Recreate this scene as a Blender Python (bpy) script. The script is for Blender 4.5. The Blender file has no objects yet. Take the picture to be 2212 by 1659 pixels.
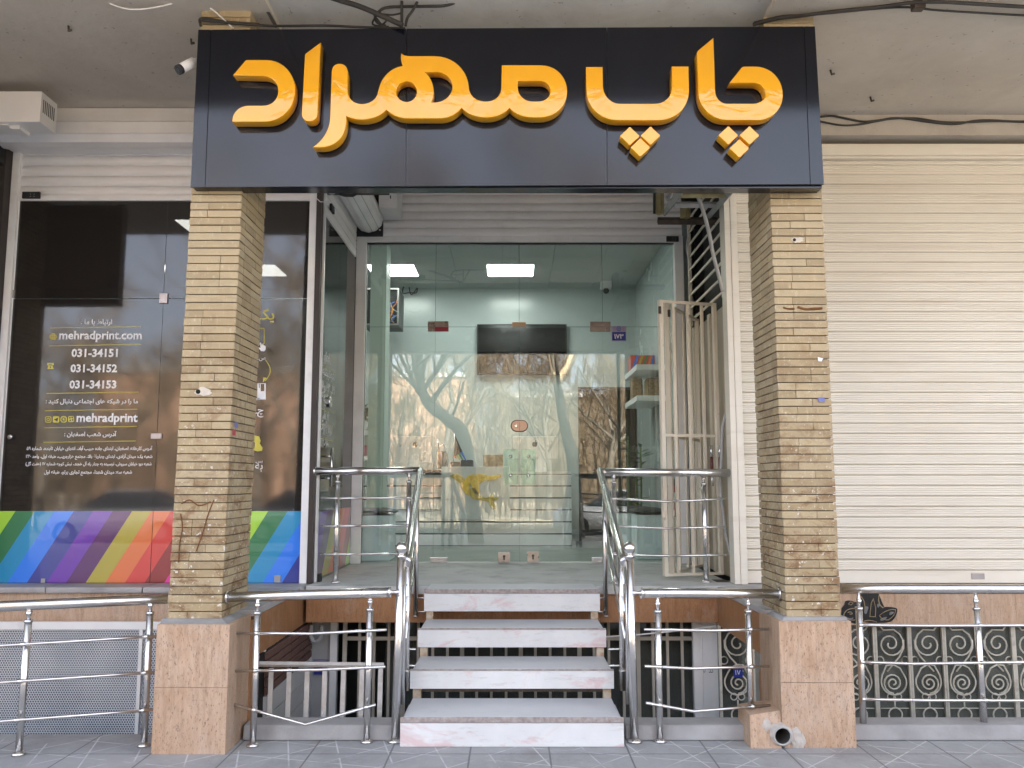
import bpy, bmesh, math, random
from mathutils import Vector, Matrix, noise
random.seed(7)
S = bpy.context.scene
C = S.collection
R = math.radians
PI = math.pi

# ------------------------------------------------------------------ camera, sky, sun, exposure
F, U0, V0, H, PITCH = 1850.0, 1106.0, 829.5, 1.5, R(6.6)      # photo measured on a 2212 x 1659 grid
cp, sp = math.cos(PITCH), math.sin(PITCH)
cam = bpy.data.cameras.new('camera'); camo = bpy.data.objects.new('camera', cam); C.objects.link(camo)
cam.sensor_width = 36; cam.lens = 36*F/2212; cam.clip_end = 1500; cam.clip_start = .05
camo.location = (0, 0, H); camo.rotation_euler = (PI/2+PITCH, 0, 0)
S.camera = camo
SUN_EL, SUN_AZ = R(34), R(14)
w = bpy.data.worlds.new("World"); S.world = w; w.use_nodes = True
nt = w.node_tree
sky = nt.nodes.new('ShaderNodeTexSky'); sky.sky_type = 'NISHITA'; sky.sun_disc = False
sky.sun_elevation = SUN_EL; sky.sun_rotation = SUN_AZ; sky.air_density = .55; sky.dust_density = 5.0; sky.ozone_density = .6
bg = nt.nodes['Background']; bg.inputs[1].default_value = .15
hs = nt.nodes.new('ShaderNodeHueSaturation'); hs.inputs['Saturation'].default_value = .48
nt.links.new(sky.outputs[0], hs.inputs['Color']); nt.links.new(hs.outputs[0], bg.inputs[0])
sl = bpy.data.lights.new('sun', 'SUN'); sl.energy = 5; sl.angle = R(.5); sl.color = (1, .93, .82)
so = bpy.data.objects.new('sun', sl); C.objects.link(so)
tosun = Vector((math.sin(SUN_AZ)*math.cos(SUN_EL), math.cos(SUN_AZ)*math.cos(SUN_EL), math.sin(SUN_EL)))
so.rotation_euler = tosun.to_track_quat('Z', 'Y').to_euler(); so.location = (0, 20, 30)
S.view_settings.view_transform = 'Standard'; S.view_settings.look = 'None'
S.view_settings.exposure = 3.38; S.view_settings.gamma = 1
S.render.engine = 'CYCLES'
try:
    S.cycles.transparent_max_bounces = 24; S.cycles.max_bounces = 8; S.cycles.use_denoising = True
    S.cycles.caustics_reflective = False; S.cycles.caustics_refractive = False
    S.cycles.sample_clamp_indirect = 6
except Exception: pass

# ------------------------------------------------------------------ photo grid -> point in the place
def ray(u, v):
    x = (u-U0)/F; y = (V0-v)/F
    return x, cp-y*sp, sp+y*cp
def P(u, v, Y):
    x, y, z = ray(u, v); t = Y/y
    return Vector((x*t, Y, H+z*t))
def PZ(u, v, Z):
    x, y, z = ray(u, v); t = (Z-H)/z
    return Vector((x*t, y*t, Z))
def PX(u, v, X):
    x, y, z = ray(u, v); t = X/x
    return Vector((X, y*t, H+z*t))
def rect(u0, v0, u1, v1, Y):
    a = P(u0, max(v0, v1), Y); b = P(u1, min(v0, v1), Y)
    return a.x, b.x, a.z, b.z

# ------------------------------------------------------------------ materials
MATS = {}
def srgb(r, g, b):
    f = lambda c: (c/255/12.92) if c/255 <= .04045 else ((c/255+.055)/1.055)**2.4
    return (f(r), f(g), f(b))
class N:
    def __init__(s, name):
        s.m = bpy.data.materials.new(name); s.m.use_nodes = True; s.t = s.m.node_tree
        s.b = s.t.nodes['Principled BSDF']; s.out = s.t.nodes['Material Output']
    def n(s, kind, **kw):
        o = s.t.nodes.new(kind)
        for k, v in kw.items(): setattr(o, k, v)
        return o
    def l(s, a, b): s.t.links.new(a, b)
    def coord(s, scale=(1, 1, 1)):
        c = s.n('ShaderNodeTexCoord'); m = s.n('ShaderNodeMapping')
        m.inputs['Scale'].default_value = scale; s.l(c.outputs['Object'], m.inputs['Vector']); return m.outputs[0]
    def noise(s, vec, scale, detail=4, rough=.55, dist=0):
        o = s.n('ShaderNodeTexNoise'); o.inputs['Scale'].default_value = scale; o.inputs['Detail'].default_value = detail
        o.inputs['Roughness'].default_value = rough; o.inputs['Distortion'].default_value = dist
        s.l(vec, o.inputs['Vector']); return o.outputs[0]
    def ramp(s, fac, stops):
        o = s.n('ShaderNodeValToRGB'); e = o.color_ramp.elements
        while len(e) < len(stops): e.new(.5)
        for i, (p, c) in enumerate(stops):
            e[i].position = p; e[i].color = (*c, 1) if not isinstance(c, (int, float)) else (c, c, c, 1)
        s.l(fac, o.inputs[0]); return o.outputs[0]
    def mix(s, fac, a, b, mode='MIX'):
        o = s.n('ShaderNodeMix', data_type='RGBA', blend_type=mode)
        for sock, v in ((o.inputs[0], fac), (o.inputs[6], a), (o.inputs[7], b)):
            if isinstance(v, (int, float)): sock.default_value = v
            elif isinstance(v, tuple): sock.default_value = (*v, 1)
            else: s.l(v, sock)
        return o.outputs[2]
    def math(s, op, a, b=0, c=0):
        o = s.n('ShaderNodeMath', operation=op)
        for i, v in enumerate((a, b, c)):
            if isinstance(v, (int, float)): o.inputs[i].default_value = v
            else: s.l(v, o.inputs[i])
        return o.outputs[0]
    def bump(s, h, strength=.3, dist=.01):
        o = s.n('ShaderNodeBump'); o.inputs['Strength'].default_value = strength; o.inputs['Distance'].default_value = dist
        s.l(h, o.inputs['Height']); s.l(o.outputs[0], s.b.inputs['Normal']); return o
    def col(s, c):
        if isinstance(c, tuple): s.b.inputs['Base Color'].default_value = (*c, 1)
        else: s.l(c, s.b.inputs['Base Color'])
    def set(s, rough=.5, metal=0, coat=0, spec=.5):
        s.b.inputs['Roughness'].default_value = rough; s.b.inputs['Metallic'].default_value = metal
        s.b.inputs['Coat Weight'].default_value = coat; s.b.inputs['Coat Roughness'].default_value = .03
        s.b.inputs['Specular IOR Level'].default_value = spec
    def island(s):
        return s.n('ShaderNodeNewGeometry').outputs['Random Per Island']

def M(name, c1, c2=None, rough=.5, metal=0, scale=6, stretch=(1, 1, 1), bump=0, bscale=60, coat=0, spec=.5, dirt=None, dscale=3, damt=.5):
    if name in MATS: return MATS[name]
    k = N(name); k.set(rough, metal, coat, spec); v = k.coord(stretch)
    if c2 is None: c2 = tuple(x*.88 for x in c1)
    c = k.mix(k.ramp(k.noise(v, scale), [(.3, 0), (.7, 1)]), c1, c2)
    if dirt:
        f = k.ramp(k.noise(v, dscale, 8, .65), [(.5, 0), (.72, damt)])
        c = k.mix(f, c, dirt)
    k.col(c)
    rv = k.ramp(k.noise(v, scale*1.7), [(.25, max(0, rough-.06)), (.75, min(1, rough+.08))])
    k.l(rv, k.b.inputs['Roughness'])
    if bump: k.bump(k.noise(v, bscale, 5), bump, .01)
    MATS[name] = k.m; return k.m

def emit(name, c, st):
    k = N(name); k.set(.4)
    k.col(c); k.b.inputs['Emission Color'].default_value = (*c, 1); k.b.inputs['Emission Strength'].default_value = st
    return k.m

def schlick(k, f0):
    g = k.n('ShaderNodeNewGeometry'); d = k.n('ShaderNodeVectorMath', operation='DOT_PRODUCT')
    k.l(g.outputs['Normal'], d.inputs[0]); k.l(g.outputs['Incoming'], d.inputs[1])
    a = k.math('SUBTRACT', 1, k.math('ABSOLUTE', d.outputs['Value']))
    return k.math('ADD', f0, k.math('MULTIPLY', 1-f0, k.math('POWER', a, 5)))
def glass(name, tint, f0=.06, dust=0.0, film=None, filmamt=.9, rough=.0):
    k = N(name); t = k.t; t.nodes.remove(k.b)
    tr = k.n('ShaderNodeBsdfTransparent'); tr.inputs[0].default_value = (*tint, 1)
    body = tr.outputs[0]
    vec = k.coord()
    if film:
        df = k.n('ShaderNodeBsdfDiffuse'); df.inputs[0].default_value = (*film, 1)
        mx = k.n('ShaderNodeMixShader'); mx.inputs[0].default_value = filmamt
        k.l(body, mx.inputs[1]); k.l(df.outputs[0], mx.inputs[2]); body = mx.outputs[0]
    if dust:
        df = k.n('ShaderNodeBsdfDiffuse'); df.inputs[0].default_value = (.6, .6, .55, 1)
        mx = k.n('ShaderNodeMixShader')
        k.l(k.ramp(k.noise(vec, 2.2, 8, .7), [(.35, dust*.3), (.75, dust)]), mx.inputs[0])
        k.l(body, mx.inputs[1]); k.l(df.outputs[0], mx.inputs[2]); body = mx.outputs[0]
    gl = k.n('ShaderNodeBsdfGlossy'); gl.inputs['Roughness'].default_value = rough
    bp = k.n('ShaderNodeBump'); bp.inputs['Strength'].default_value = .02; bp.inputs['Distance'].default_value = .02
    k.l(k.noise(vec, 1.3, 2), bp.inputs['Height']); k.l(bp.outputs[0], gl.inputs['Normal'])
    mx = k.n('ShaderNodeMixShader'); k.l(schlick(k, f0), mx.inputs[0])
    k.l(body, mx.inputs[1]); k.l(gl.outputs[0], mx.inputs[2]); k.l(mx.outputs[0], k.out.inputs[0])
    return k.m

# --- named materials
def brick_mat():
    k = N('yellow_brick'); k.set(.82); v = k.coord()
    c = k.ramp(k.island(), [(0, (.31, .235, .135)), (.3, (.385, .30, .18)), (.6, (.45, .36, .225)), (.85, (.40, .31, .18)), (1, (.345, .26, .145))])
    c = k.mix(k.ramp(k.noise(v, 9, 6), [(.4, 0), (.72, .45)]), c, (.47, .37, .21))
    c = k.mix(k.ramp(k.noise(k.coord((1, 1, .35)), 48, 4, .7), [(.57, 0), (.66, .5)]), c, (.55, .47, .32))
    z = k.n('ShaderNodeSeparateXYZ'); k.l(v, z.inputs[0])
    low = k.ramp(k.math('MULTIPLY', z.outputs[2], .25), [(.25, 1), (.75, 0)])
    st = k.math('MULTIPLY', k.ramp(k.noise(k.coord((1, 1, 1.6)), 6.5, 9, .75, .4), [(.48, 0), (.60, .75)]), low)
    c = k.mix(st, c, (.17, .075, .026))
    fl = k.math('MULTIPLY', k.ramp(k.noise(k.coord((1, 1, 1)), 42, 3, .6), [(.645, 0), (.68, .9)]), low)
    c = k.mix(fl, c, (.68, .66, .6))
    k.col(c); k.bump(k.noise(v, 70, 6, .7), .55, .006); return k.m
BRICK = brick_mat()
MORTAR = M('dark_mortar', (.10, .08, .06), (.16, .13, .10), .95, bump=.4)
def travertine_mat(name, a, b, d):
    k = N(name); k.set(.42)
    v = k.coord((13, 13, 2.2)); v1 = k.coord((1, 1, 1))
    c = k.mix(k.ramp(k.noise(v, 2.4, 6, .6, .3), [(.3, 0), (.7, 1)]), a, b)
    c = k.mix(k.ramp(k.noise(v1, 2.2, 5), [(.4, 0), (.75, .55)]), c, d)
    c = k.mix(k.ramp(k.noise(k.coord((34, 34, 5)), 1.5, 7, .75), [(.48, 0), (.70, .6)]), c, tuple(x*.55 for x in b))
    c = k.mix(k.ramp(k.island(), [(0, 0), (1, .35)]), c, b)
    c = k.mix(k.ramp(k.noise(k.coord((1, 1, .8)), 3.1, 8, .75), [(.55, 0), (.75, .5)]), c, (.52, .44, .37))
    pit = k.ramp(k.noise(k.coord((95, 95, 34)), 1.6, 4, .7), [(.58, 0), (.66, 1)])
    c = k.mix(k.math('MULTIPLY', pit, .75), c, (.12, .055, .028))
    k.col(c); k.bump(k.math('MULTIPLY', pit, -1), .5, .004); return k.m
TRAV = travertine_mat('travertine_pillar', (.58, .415, .295), (.43, .275, .17), (.62, .475, .365))
TRAVD = travertine_mat('travertine_fascia', (.43, .225, .105), (.30, .135, .055), (.40, .20, .09))
def marble_mat():
    k = N('white_marble'); k.set(.38); v = k.coord()
    c = k.mix(k.ramp(k.noise(v, 4, 7), [(.35, 0), (.7, 1)]), (.725, .735, .73), (.645, .655, .65))
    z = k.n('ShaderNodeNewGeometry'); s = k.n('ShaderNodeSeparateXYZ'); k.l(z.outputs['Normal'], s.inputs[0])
    front = k.math('ABSOLUTE', s.outputs[1])
    p = k.math('MULTIPLY', k.ramp(k.noise(k.coord((1, 1, 2.2)), 2.6, 9, .68, .7), [(.53, 0), (.62, .5)]), front)
    c = k.mix(p, c, (.62, .34, .33))
    dk = k.ramp(k.noise(k.coord((1, 1, 5)), 6, 9, .78), [(.54, 0), (.74, .6)])
    c = k.mix(dk, c, (.36, .32, .30))
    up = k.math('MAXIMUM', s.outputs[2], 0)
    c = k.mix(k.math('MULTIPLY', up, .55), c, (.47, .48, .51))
    k.col(c); k.bump(k.noise(v, 30, 5), .12, .005); return k.m
MARBLE = marble_mat()
def pavement_mat():
    k = N('pavement_tiles'); k.set(.7); v = k.coord()
    c = k.mix(k.ramp(k.noise(v, 3, 6), [(.3, 0), (.7, 1)]), (.30, .30, .303), (.385, .385, .38))
    c = k.mix(k.ramp(k.noise(v, 22, 4), [(.45, 0), (.8, .5)]), c, (.42, .42, .42))
    s = k.n('ShaderNodeSeparateXYZ'); k.l(v, s.inputs[0]); x, y = s.outputs[0], s.outputs[1]
    c = k.mix(k.ramp(k.noise(v, 1.6, 9, .75, .5), [(.5, 0), (.68, .55)]), c, (.20, .19, .18))
    c = k.mix(k.ramp(k.noise(v, 60, 2, .5), [(.70, 0), (.73, .7)]), c, (.15, .14, .13))
    T = .445
    fx = k.math('FRACT', k.math('DIVIDE', k.math('ADD', x, 50.02+.055), T)); fy = k.math('FRACT', k.math('DIVIDE', k.math('ADD', y, 50.20), T))
    ex = k.math('MINIMUM', fx, k.math('SUBTRACT', 1, fx)); ey = k.math('MINIMUM', fy, k.math('SUBTRACT', 1, fy))
    joint = k.math('LESS_THAN', k.math('MINIMUM', ex, ey), .011)
    lines = None
    for a in (15, 75, 135):
        d = k.math('ADD', k.math('MULTIPLY', x, math.cos(R(a))), k.math('MULTIPLY', y, math.sin(R(a))))
        f = k.math('FRACT', k.math('DIVIDE', k.math('ADD', d, 50), .27))
        e = k.math('LESS_THAN', k.math('ABSOLUTE', k.math('SUBTRACT', f, .5)), .016)
        lines = e if lines is None else k.math('MAXIMUM', lines, e)
    lines = k.math('MULTIPLY', lines, k.ramp(k.noise(v, 3.5, 3), [(.40, 0), (.52, 1)]))
    c = k.mix(k.math('MULTIPLY', lines, .75), c, (.62, .62, .61))
    c = k.mix(k.math('MULTIPLY', joint, .8), c, (.13, .13, .13))
    k.col(c)
    h = k.math('SUBTRACT', k.math('MULTIPLY', k.noise(v, 40, 4), .3), k.math('ADD', joint, k.math('MULTIPLY', lines, .4)))
    k.bump(h, .6, .004); return k.m
PAVE = pavement_mat()
def soffit_mat(name, a, b, dk):
    k = N(name); k.set(.9); v = k.coord()
    c = k.mix(k.ramp(k.noise(v, 1.1, 7, .6), [(.3, 0), (.7, 1)]), a, b)
    c = k.mix(k.ramp(k.noise(v, 1.3, 8, .7, .5), [(.46, 0), (.74, .5)]), c, dk)
    c = k.mix(k.ramp(k.noise(v, 26, 2, .5), [(.70, 0), (.74, .6)]), c, tuple(x*.5 for x in dk))
    k.col(c); k.bump(k.noise(v, 14, 7), .35, .01); return k.m
SOFF = soffit_mat('stained_plaster_soffit', (.58, .53, .455), (.50, .455, .39), (.36, .315, .255))
SOFF2 = soffit_mat('raw_concrete_soffit', (.72, .70, .65), (.60, .57, .53), (.36, .32, .28))
CONC = M('old_concrete', (.38, .375, .37), (.29, .285, .28), .85, scale=5, bump=.3, dirt=(.20, .19, .18), dscale=4)
LAND = M('landing_stone', (.56, .56, .54), (.46, .46, .44), .6, scale=3, bump=.08, dirt=(.14, .14, .14), dscale=5)
STONE = M('grey_sill_stone', (.44, .42, .41), (.34, .325, .32), .65, scale=6, bump=.15, dirt=(.22, .2, .19))
def steel_mat():
    k = N('brushed_steel'); k.set(.24, 1); k.col((.66, .65, .64)); v = k.coord()
    k.l(k.ramp(k.noise(v, 5, 2), [(.3, .20), (.7, .28)]), k.b.inputs['Roughness'])
    k.col(k.mix(k.ramp(k.noise(v, 4, 7, .65), [(.5, 0), (.8, .5)]), (.74, .725, .71), (.55, .50, .45))); return k.m
STEEL = steel_mat()
def sign_mat():
    k = N('black_composite'); k.set(.13, 0, 0, .55); v = k.coord()
    k.col(k.mix(k.noise(v, 3, 4), (.004, .005, .009), (.006, .0075, .014)))
    k.b.inputs['IOR'].default_value = 1.5
    k.bump(k.noise(v, 1.6, 2), .03, .05); return k.m
SIGN = sign_mat()
def letter_mat():
    k = N('orange_letter_plastic'); k.set(.5, 0, .8, .12); k.col((.84, .395, .002)); v = k.coord()
    k.b.inputs['Coat Roughness'].default_value = .015; k.b.inputs['Coat IOR'].default_value = 1.8
    bp = k.n('ShaderNodeBump'); bp.inputs['Strength'].default_value = .14; bp.inputs['Distance'].default_value = .02
    k.l(k.noise(v, 9, 3, .5, 1.4), bp.inputs['Height']); k.l(bp.outputs[0], k.b.inputs['Coat Normal'])
    return k.m
ORANGE = letter_mat()
WHITE = M('white_enamel', (.84, .83, .82), (.78, .77, .76), .35, scale=3, dirt=(.45, .43, .40), dscale=2, damt=.25)
WHITE2 = M('white_aluminium', (.87, .865, .85), (.81, .805, .79), .32, scale=4, dirt=(.42, .40, .38), dscale=3, damt=.3)
def shutter_mat():
    k = N('cream_shutter_paint'); k.set(.42); v = k.coord((.7, 1, 1))
    c = k.mix(k.ramp(k.noise(v, 1.1, 5), [(.3, 0), (.7, 1)]), (.79, .75, .655), (.735, .685, .58))
    c = k.mix(k.ramp(k.noise(k.coord((.5, 1, 9)), 1.4, 8, .7), [(.52, 0), (.78, .45)]), c, (.48, .39, .29))
    k.col(c); k.l(k.ramp(k.noise(v, 3), [(.3, .32), (.7, .5)]), k.b.inputs['Roughness']); return k.m
CREAM = shutter_mat()
def oldcream_mat():
    k = N('chipped_cream_paint'); k.set(.5); v = k.coord((1, 1, .5))
    c = k.mix(k.ramp(k.noise(v, 5, 5), [(.3, 0), (.7, 1)]), (.76, .70, .58), (.68, .61, .48))
    c = k.mix(k.ramp(k.noise(k.coord((1, 1, .4)), 26, 8, .75), [(.63, 0), (.69, .85)]), c, (.17, .10, .06))
    k.col(c); k.bump(k.noise(v, 50, 5), .2, .003); return k.m
OLDCREAM = oldcream_mat()
BROWN = M('dark_brown_metal', (.030, .022, .019), (.045, .034, .030), .45, scale=6)
BLACK = M('black_rubber', (.012, .012, .012), (.02, .02, .02), .55)
CABLE = M('black_cable', (.02, .018, .016), (.04, .035, .03), .6)
DARKSTEEL = M('rusty_angle_iron', (.09, .07, .055), (.05, .035, .025), .8, scale=20, bump=.3)
YELLOWED = M('yellowed_paint_steel', (.36, .33, .17), (.22, .17, .08), .7, scale=12, bump=.2)
GREYM = M('galvanised_steel', (.40, .40, .39), (.30, .30, .29), .5, .3, scale=10)
PVC = M('grey_pvc', (.42, .42, .40), (.34, .34, .33), .5, scale=12)
GLASS = glass('greenish_plate_glass', (.925, .975, .95), .085, .02)
GLASSC = glass('clear_plate', (.86, .96, .93), .05, .03)
FILM = glass('dark_vinyl_film', (.72, .72, .70), .062, 0, (.026, .022, .020), .74, .045)
DARKGL = glass('dark_basement_glass', (.66, .70, .68), .05, .22)
GEDGE = M('glass_edge_green', (.10, .17, .15), (.07, .13, .11), .3)
TXTW = M('white_vinyl_lettering', (.80, .80, .82), None, .4)
TXTY = M('yellow_vinyl_lettering', (.58, .50, .06), None, .4)
WALLW = M('painted_interior_wall', (.50, .565, .56), (.46, .52, .515), .22, scale=1.2)
CEILW = M('ceiling_tile', (.40, .43, .42), (.36, .39, .38), .8, scale=30)
FLOORT = M('shop_floor_tile', (.24, .27, .24), (.20, .225, .20), .35, scale=2)
LAMP = emit('lit_panel', (1, 1, .97), 2.3)
LAMPF = M('lamp_frame_white', (.8, .8, .8), None, .4)
CHROME = M('chrome', (.75, .74, .73), (.65, .64, .63), .16, 1, scale=20)
BRASSY = M('worn_brass_plate', (.55, .40, .27), (.45, .32, .22), .35, .7, scale=14)
RED = M('red_paint', (.42, .016, .02), (.36, .012, .016), .35)
BARK = M('grey_bark', (.20, .175, .14), (.13, .11, .085), .9, scale=8, bump=.4)
TWIG = M('bare_twig', (.22, .165, .105), (.10, .072, .045), .9, scale=2)
LEAF = M('potted_leaf', (.035, .085, .028), (.05, .12, .04), .45, scale=12)
def simple(name, c, rough=.5, metal=0, coat=0): return M(name, c, None, rough, metal, coat=coat)

# ------------------------------------------------------------------ mesh builder
class MB:
    def __init__(s): s.bm = bmesh.new(); s.mats = []
    def mi(s, m):
        if m is None: return 0
        if m not in s.mats: s.mats.append(m)
        return s.mats.index(m)
    def _done(s, f, m, smooth=False):
        f.material_index = s.mi(m); f.smooth = smooth
    def poly(s, pts, m=None):
        f = s.bm.faces.new([s.bm.verts.new(p) for p in pts]); s._done(f, m); return s
    def hexa(s, b, t, m=None, bev=0):
        bm = bmesh.new() if bev else s.bm
        vs = [bm.verts.new(p) for p in list(b)+list(t)]
        n = len(b); fs = [bm.faces.new(vs[:n][::-1]), bm.faces.new(vs[n:])]
        for i in range(n): fs.append(bm.faces.new((vs[i], vs[(i+1) % n], vs[n+(i+1) % n], vs[n+i])))
        if bev:
            bmesh.ops.bevel(bm, geom=list(bm.edges), offset=bev, segments=2, affect='EDGES', profile=.6)
            k = s.mi(m); mp = {}
            for v in bm.verts: mp[v] = s.bm.verts.new(v.co)
            for f in bm.faces:
                try: g = s.bm.faces.new([mp[v] for v in f.verts]); g.material_index = k; g.smooth = False
                except ValueError: pass
            bm.free()
        else:
            for f in fs: s._done(f, m)
        return s
    def box(s, x0, x1, y0, y1, z0, z1, m=None, bev=0, lean=0):
        q = lambda z: [(x0+lean*z, y0, z), (x1+lean*z, y0, z), (x1+lean*z, y1, z), (x0+lean*z, y1, z)]
        return s.hexa(q(z0), q(z1), m, bev)
    def pbox(s, u0, v0, u1, v1, Y, d, m=None, bev=0):
        a, b, z0, z1 = rect(u0, v0, u1, v1, Y)
        return s.box(min(a, b), max(a, b), Y, Y+d, z0, z1, m, bev)
    def prism(s, pts, axis, d, m=None):
        """pts: 3-D outline; extruded by vector d"""
        d = Vector(d); b = [Vector(p) for p in pts]
        return s.hexa(b, [p+d for p in b], m)
    def tube(s, pts, r, m=None, seg=10, cap=True):
        pts = [Vector(p) for p in pts]; n = len(pts)
        rr = r if isinstance(r, (list, tuple)) else [r]*n
        t0 = (pts[1]-pts[0]).normalized()
        up = Vector((0, 0, 1)) if abs(t0.z) < .9 else Vector((0, 1, 0))
        a = t0.cross(up).normalized(); rings = []
        for i in range(n):
            t = ((pts[min(i+1, n-1)]-pts[i]).normalized()+(pts[i]-pts[max(i-1, 0)]).normalized())
            t = t.normalized() if t.length > 1e-6 else t0
            a = (a-t*a.dot(t)); a = a.normalized() if a.length > 1e-6 else t.orthogonal().normalized()
            b = t.cross(a)
            rings.append([s.bm.verts.new(pts[i]+(a*math.cos(2*PI*k/seg)+b*math.sin(2*PI*k/seg))*rr[i]) for k in range(seg)])
        for i in range(n-1):
            for k in range(seg):
                s._done(s.bm.faces.new((rings[i][k], rings[i][(k+1) % seg], rings[i+1][(k+1) % seg], rings[i+1][k])), m, seg > 5)
        if cap and seg > 3:
            s._done(s.bm.faces.new(rings[0][::-1]), m); s._done(s.bm.faces.new(rings[-1]), m)
        return s
    def sphere(s, c, r, m=None, seg=18, rings=12, sc=(1, 1, 1)):
        c = Vector(c); vs = []
        for i in range(rings+1):
            th = PI*i/rings
            vs.append([s.bm.verts.new(c+Vector((r*sc[0]*math.sin(th)*math.cos(2*PI*k/seg), r*sc[1]*math.sin(th)*math.sin(2*PI*k/seg), r*sc[2]*math.cos(th)))) for k in range(seg)])
        for i in range(rings):
            for k in range(seg):
                try: s._done(s.bm.faces.new((vs[i][k], vs[i][(k+1) % seg], vs[i+1][(k+1) % seg], vs[i+1][k])), m, True)
                except ValueError: pass
        return s
    def lathe(s, c, prof, m=None, seg=16, axis='z'):
        c = Vector(c); vs = []
        for r, h in prof:
            row = []
            for k in range(seg):
                a = 2*PI*k/seg; q = (r*math.cos(a), r*math.sin(a), h)
                if axis == 'y': q = (q[0], h, q[1])
                if axis == 'x': q = (h, q[0], q[1])
                row.append(s.bm.verts.new(c+Vector(q)))
            vs.append(row)
        for i in range(len(prof)-1):
            for k in range(seg): s._done(s.bm.faces.new((vs[i][k], vs[i][(k+1) % seg], vs[i+1][(k+1) % seg], vs[i+1][k])), m, True)
        s._done(s.bm.faces.new(vs[0][::-1]), m); s._done(s.bm.faces.new(vs[-1]), m)
        return s
    def build(s, name, m=None, parent=None):
        bmesh.ops.recalc_face_normals(s.bm, faces=list(s.bm.faces))
        me = bpy.data.meshes.new(name); s.bm.to_mesh(me); s.bm.free()
        for x in (s.mats or [m]): me.materials.append(x)
        return link(name, me, parent)
def link(name, me, parent=None):
    o = bpy.data.objects.new(name, me); C.objects.link(o)
    if parent is not None:
        o.parent = parent
        q = parent; off = Vector((0, 0, 0))
        while q is not None:
            off += Vector(q.location); q = q.parent
        if parent.type == 'EMPTY': o.matrix_parent_inverse = Matrix.Translation(-Vector(parent.location))
    return o
def tag(o, label, cat, group=None):
    o['label'] = label; o['category'] = cat
    if group: o['group'] = group
    return o
def thing(name, label, cat, loc=(0, 0, 0), group=None):
    o = bpy.data.objects.new(name, None); C.objects.link(o); o.location = loc; o.empty_display_size = .1
    return tag(o, label, cat, group)
def struct(o, kind='structure'): o['kind'] = kind; return o
def copy_tree(o, parent=None):
    c = o.copy(); C.objects.link(c)
    if parent is not None: c.parent = parent; c.matrix_parent_inverse = o.matrix_parent_inverse.copy()
    for ch in list(o.children): copy_tree(ch, c)
    return c

# ------------------------------------------------------------------ outlines and lettering
def parse(path):
    """'M x y L x y C x y x y x y Z' -> list of closed loops of points"""
    tk = path.replace(',', ' ').split(); i = 0; loops = []; cur = []
    while i < len(tk):
        c = tk[i]; i += 1
        if c == 'M': cur = [(float(tk[i]), float(tk[i+1]))]; i += 2
        elif c == 'L': cur.append((float(tk[i]), float(tk[i+1]))); i += 2
        elif c == 'C':
            p = [cur[-1]]+[(float(tk[i+2*j]), float(tk[i+2*j+1])) for j in range(3)]; i += 6
            for j in range(1, 11):
                t = j/10; a = 1-t
                cur.append(tuple(a**3*p[0][q]+3*a*a*t*p[1][q]+3*a*t*t*p[2][q]+t**3*p[3][q] for q in (0, 1)))
        elif c == 'Z': loops.append(cur)
    return loops
def circle(x, y, r, n=28, sy=1): return [(x+r*math.cos(2*PI*k/n), y+sy*r*math.sin(2*PI*k/n)) for k in range(n)]
def outline(name, loops, Y, depth, m, parent, bev=0.0):
    """loops of (x, z) in the place, filled, front face at Y, going back by depth"""
    cu = bpy.data.curves.new(name, 'CURVE'); cu.dimensions = '2D'; cu.fill_mode = 'BOTH'
    for lp in loops:
        q = [lp[0]]
        for p in lp[1:]:
            if (p[0]-q[-1][0])**2+(p[1]-q[-1][1])**2 > 1e-10: q.append(p)
        if (q[0][0]-q[-1][0])**2+(q[0][1]-q[-1][1])**2 < 1e-10: q.pop()
        sp_ = cu.splines.new('POLY'); sp_.points.add(len(q)-1); sp_.use_cyclic_u = True
        for i, p in enumerate(q): sp_.points[i].co = (p[0], p[1], 0, 1)
    cu.extrude = depth/2-bev; cu.bevel_depth = bev; cu.bevel_resolution = 1
    return curve_mesh(name, cu, Y+depth/2, m, parent)
def curve_mesh(name, cu, Y, m, parent, xf=None):
    t = bpy.data.objects.new('tmp', cu); C.objects.link(t)
    bpy.context.view_layer.update()
    me = bpy.data.meshes.new_from_object(t.evaluated_get(bpy.context.evaluated_depsgraph_get()))
    bpy.data.objects.remove(t); bpy.data.curves.remove(cu)
    for v in me.vertices:
        x, y, z = v.co
        v.co = xf(x, y, z) if xf else (x, Y-z, y)
    me.materials.clear(); me.materials.append(m)
    me.name = name
    return link(name, me, parent)
FORMS = {'ا': 'FE8D FE8E', 'آ': 'FE81 FE82', 'ب': 'FE8F', 'پ': 'FB56', 'ت': 'FE95', 'ث': 'FE99', 'ج': 'FE9D', 'چ': 'FB7A', 'ح': 'FEA1', 'خ': 'FEA5',
         'د': 'FEA9 FEAA', 'ذ': 'FEAB FEAC', 'ر': 'FEAD FEAE', 'ز': 'FEAF FEB0', 'س': 'FEB1', 'ش': 'FEB5', 'ص': 'FEB9', 'ض': 'FEBD', 'ط': 'FEC1', 'ظ': 'FEC5',
         'ع': 'FEC9', 'غ': 'FECD', 'ف': 'FED1', 'ق': 'FED5', 'ک': 'FB8E', 'گ': 'FB92', 'ل': 'FEDD', 'م': 'FEE1', 'ن': 'FEE5', 'ه': 'FEE9', 'و': 'FEED FEEE', 'ی': 'FBFC'}
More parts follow.
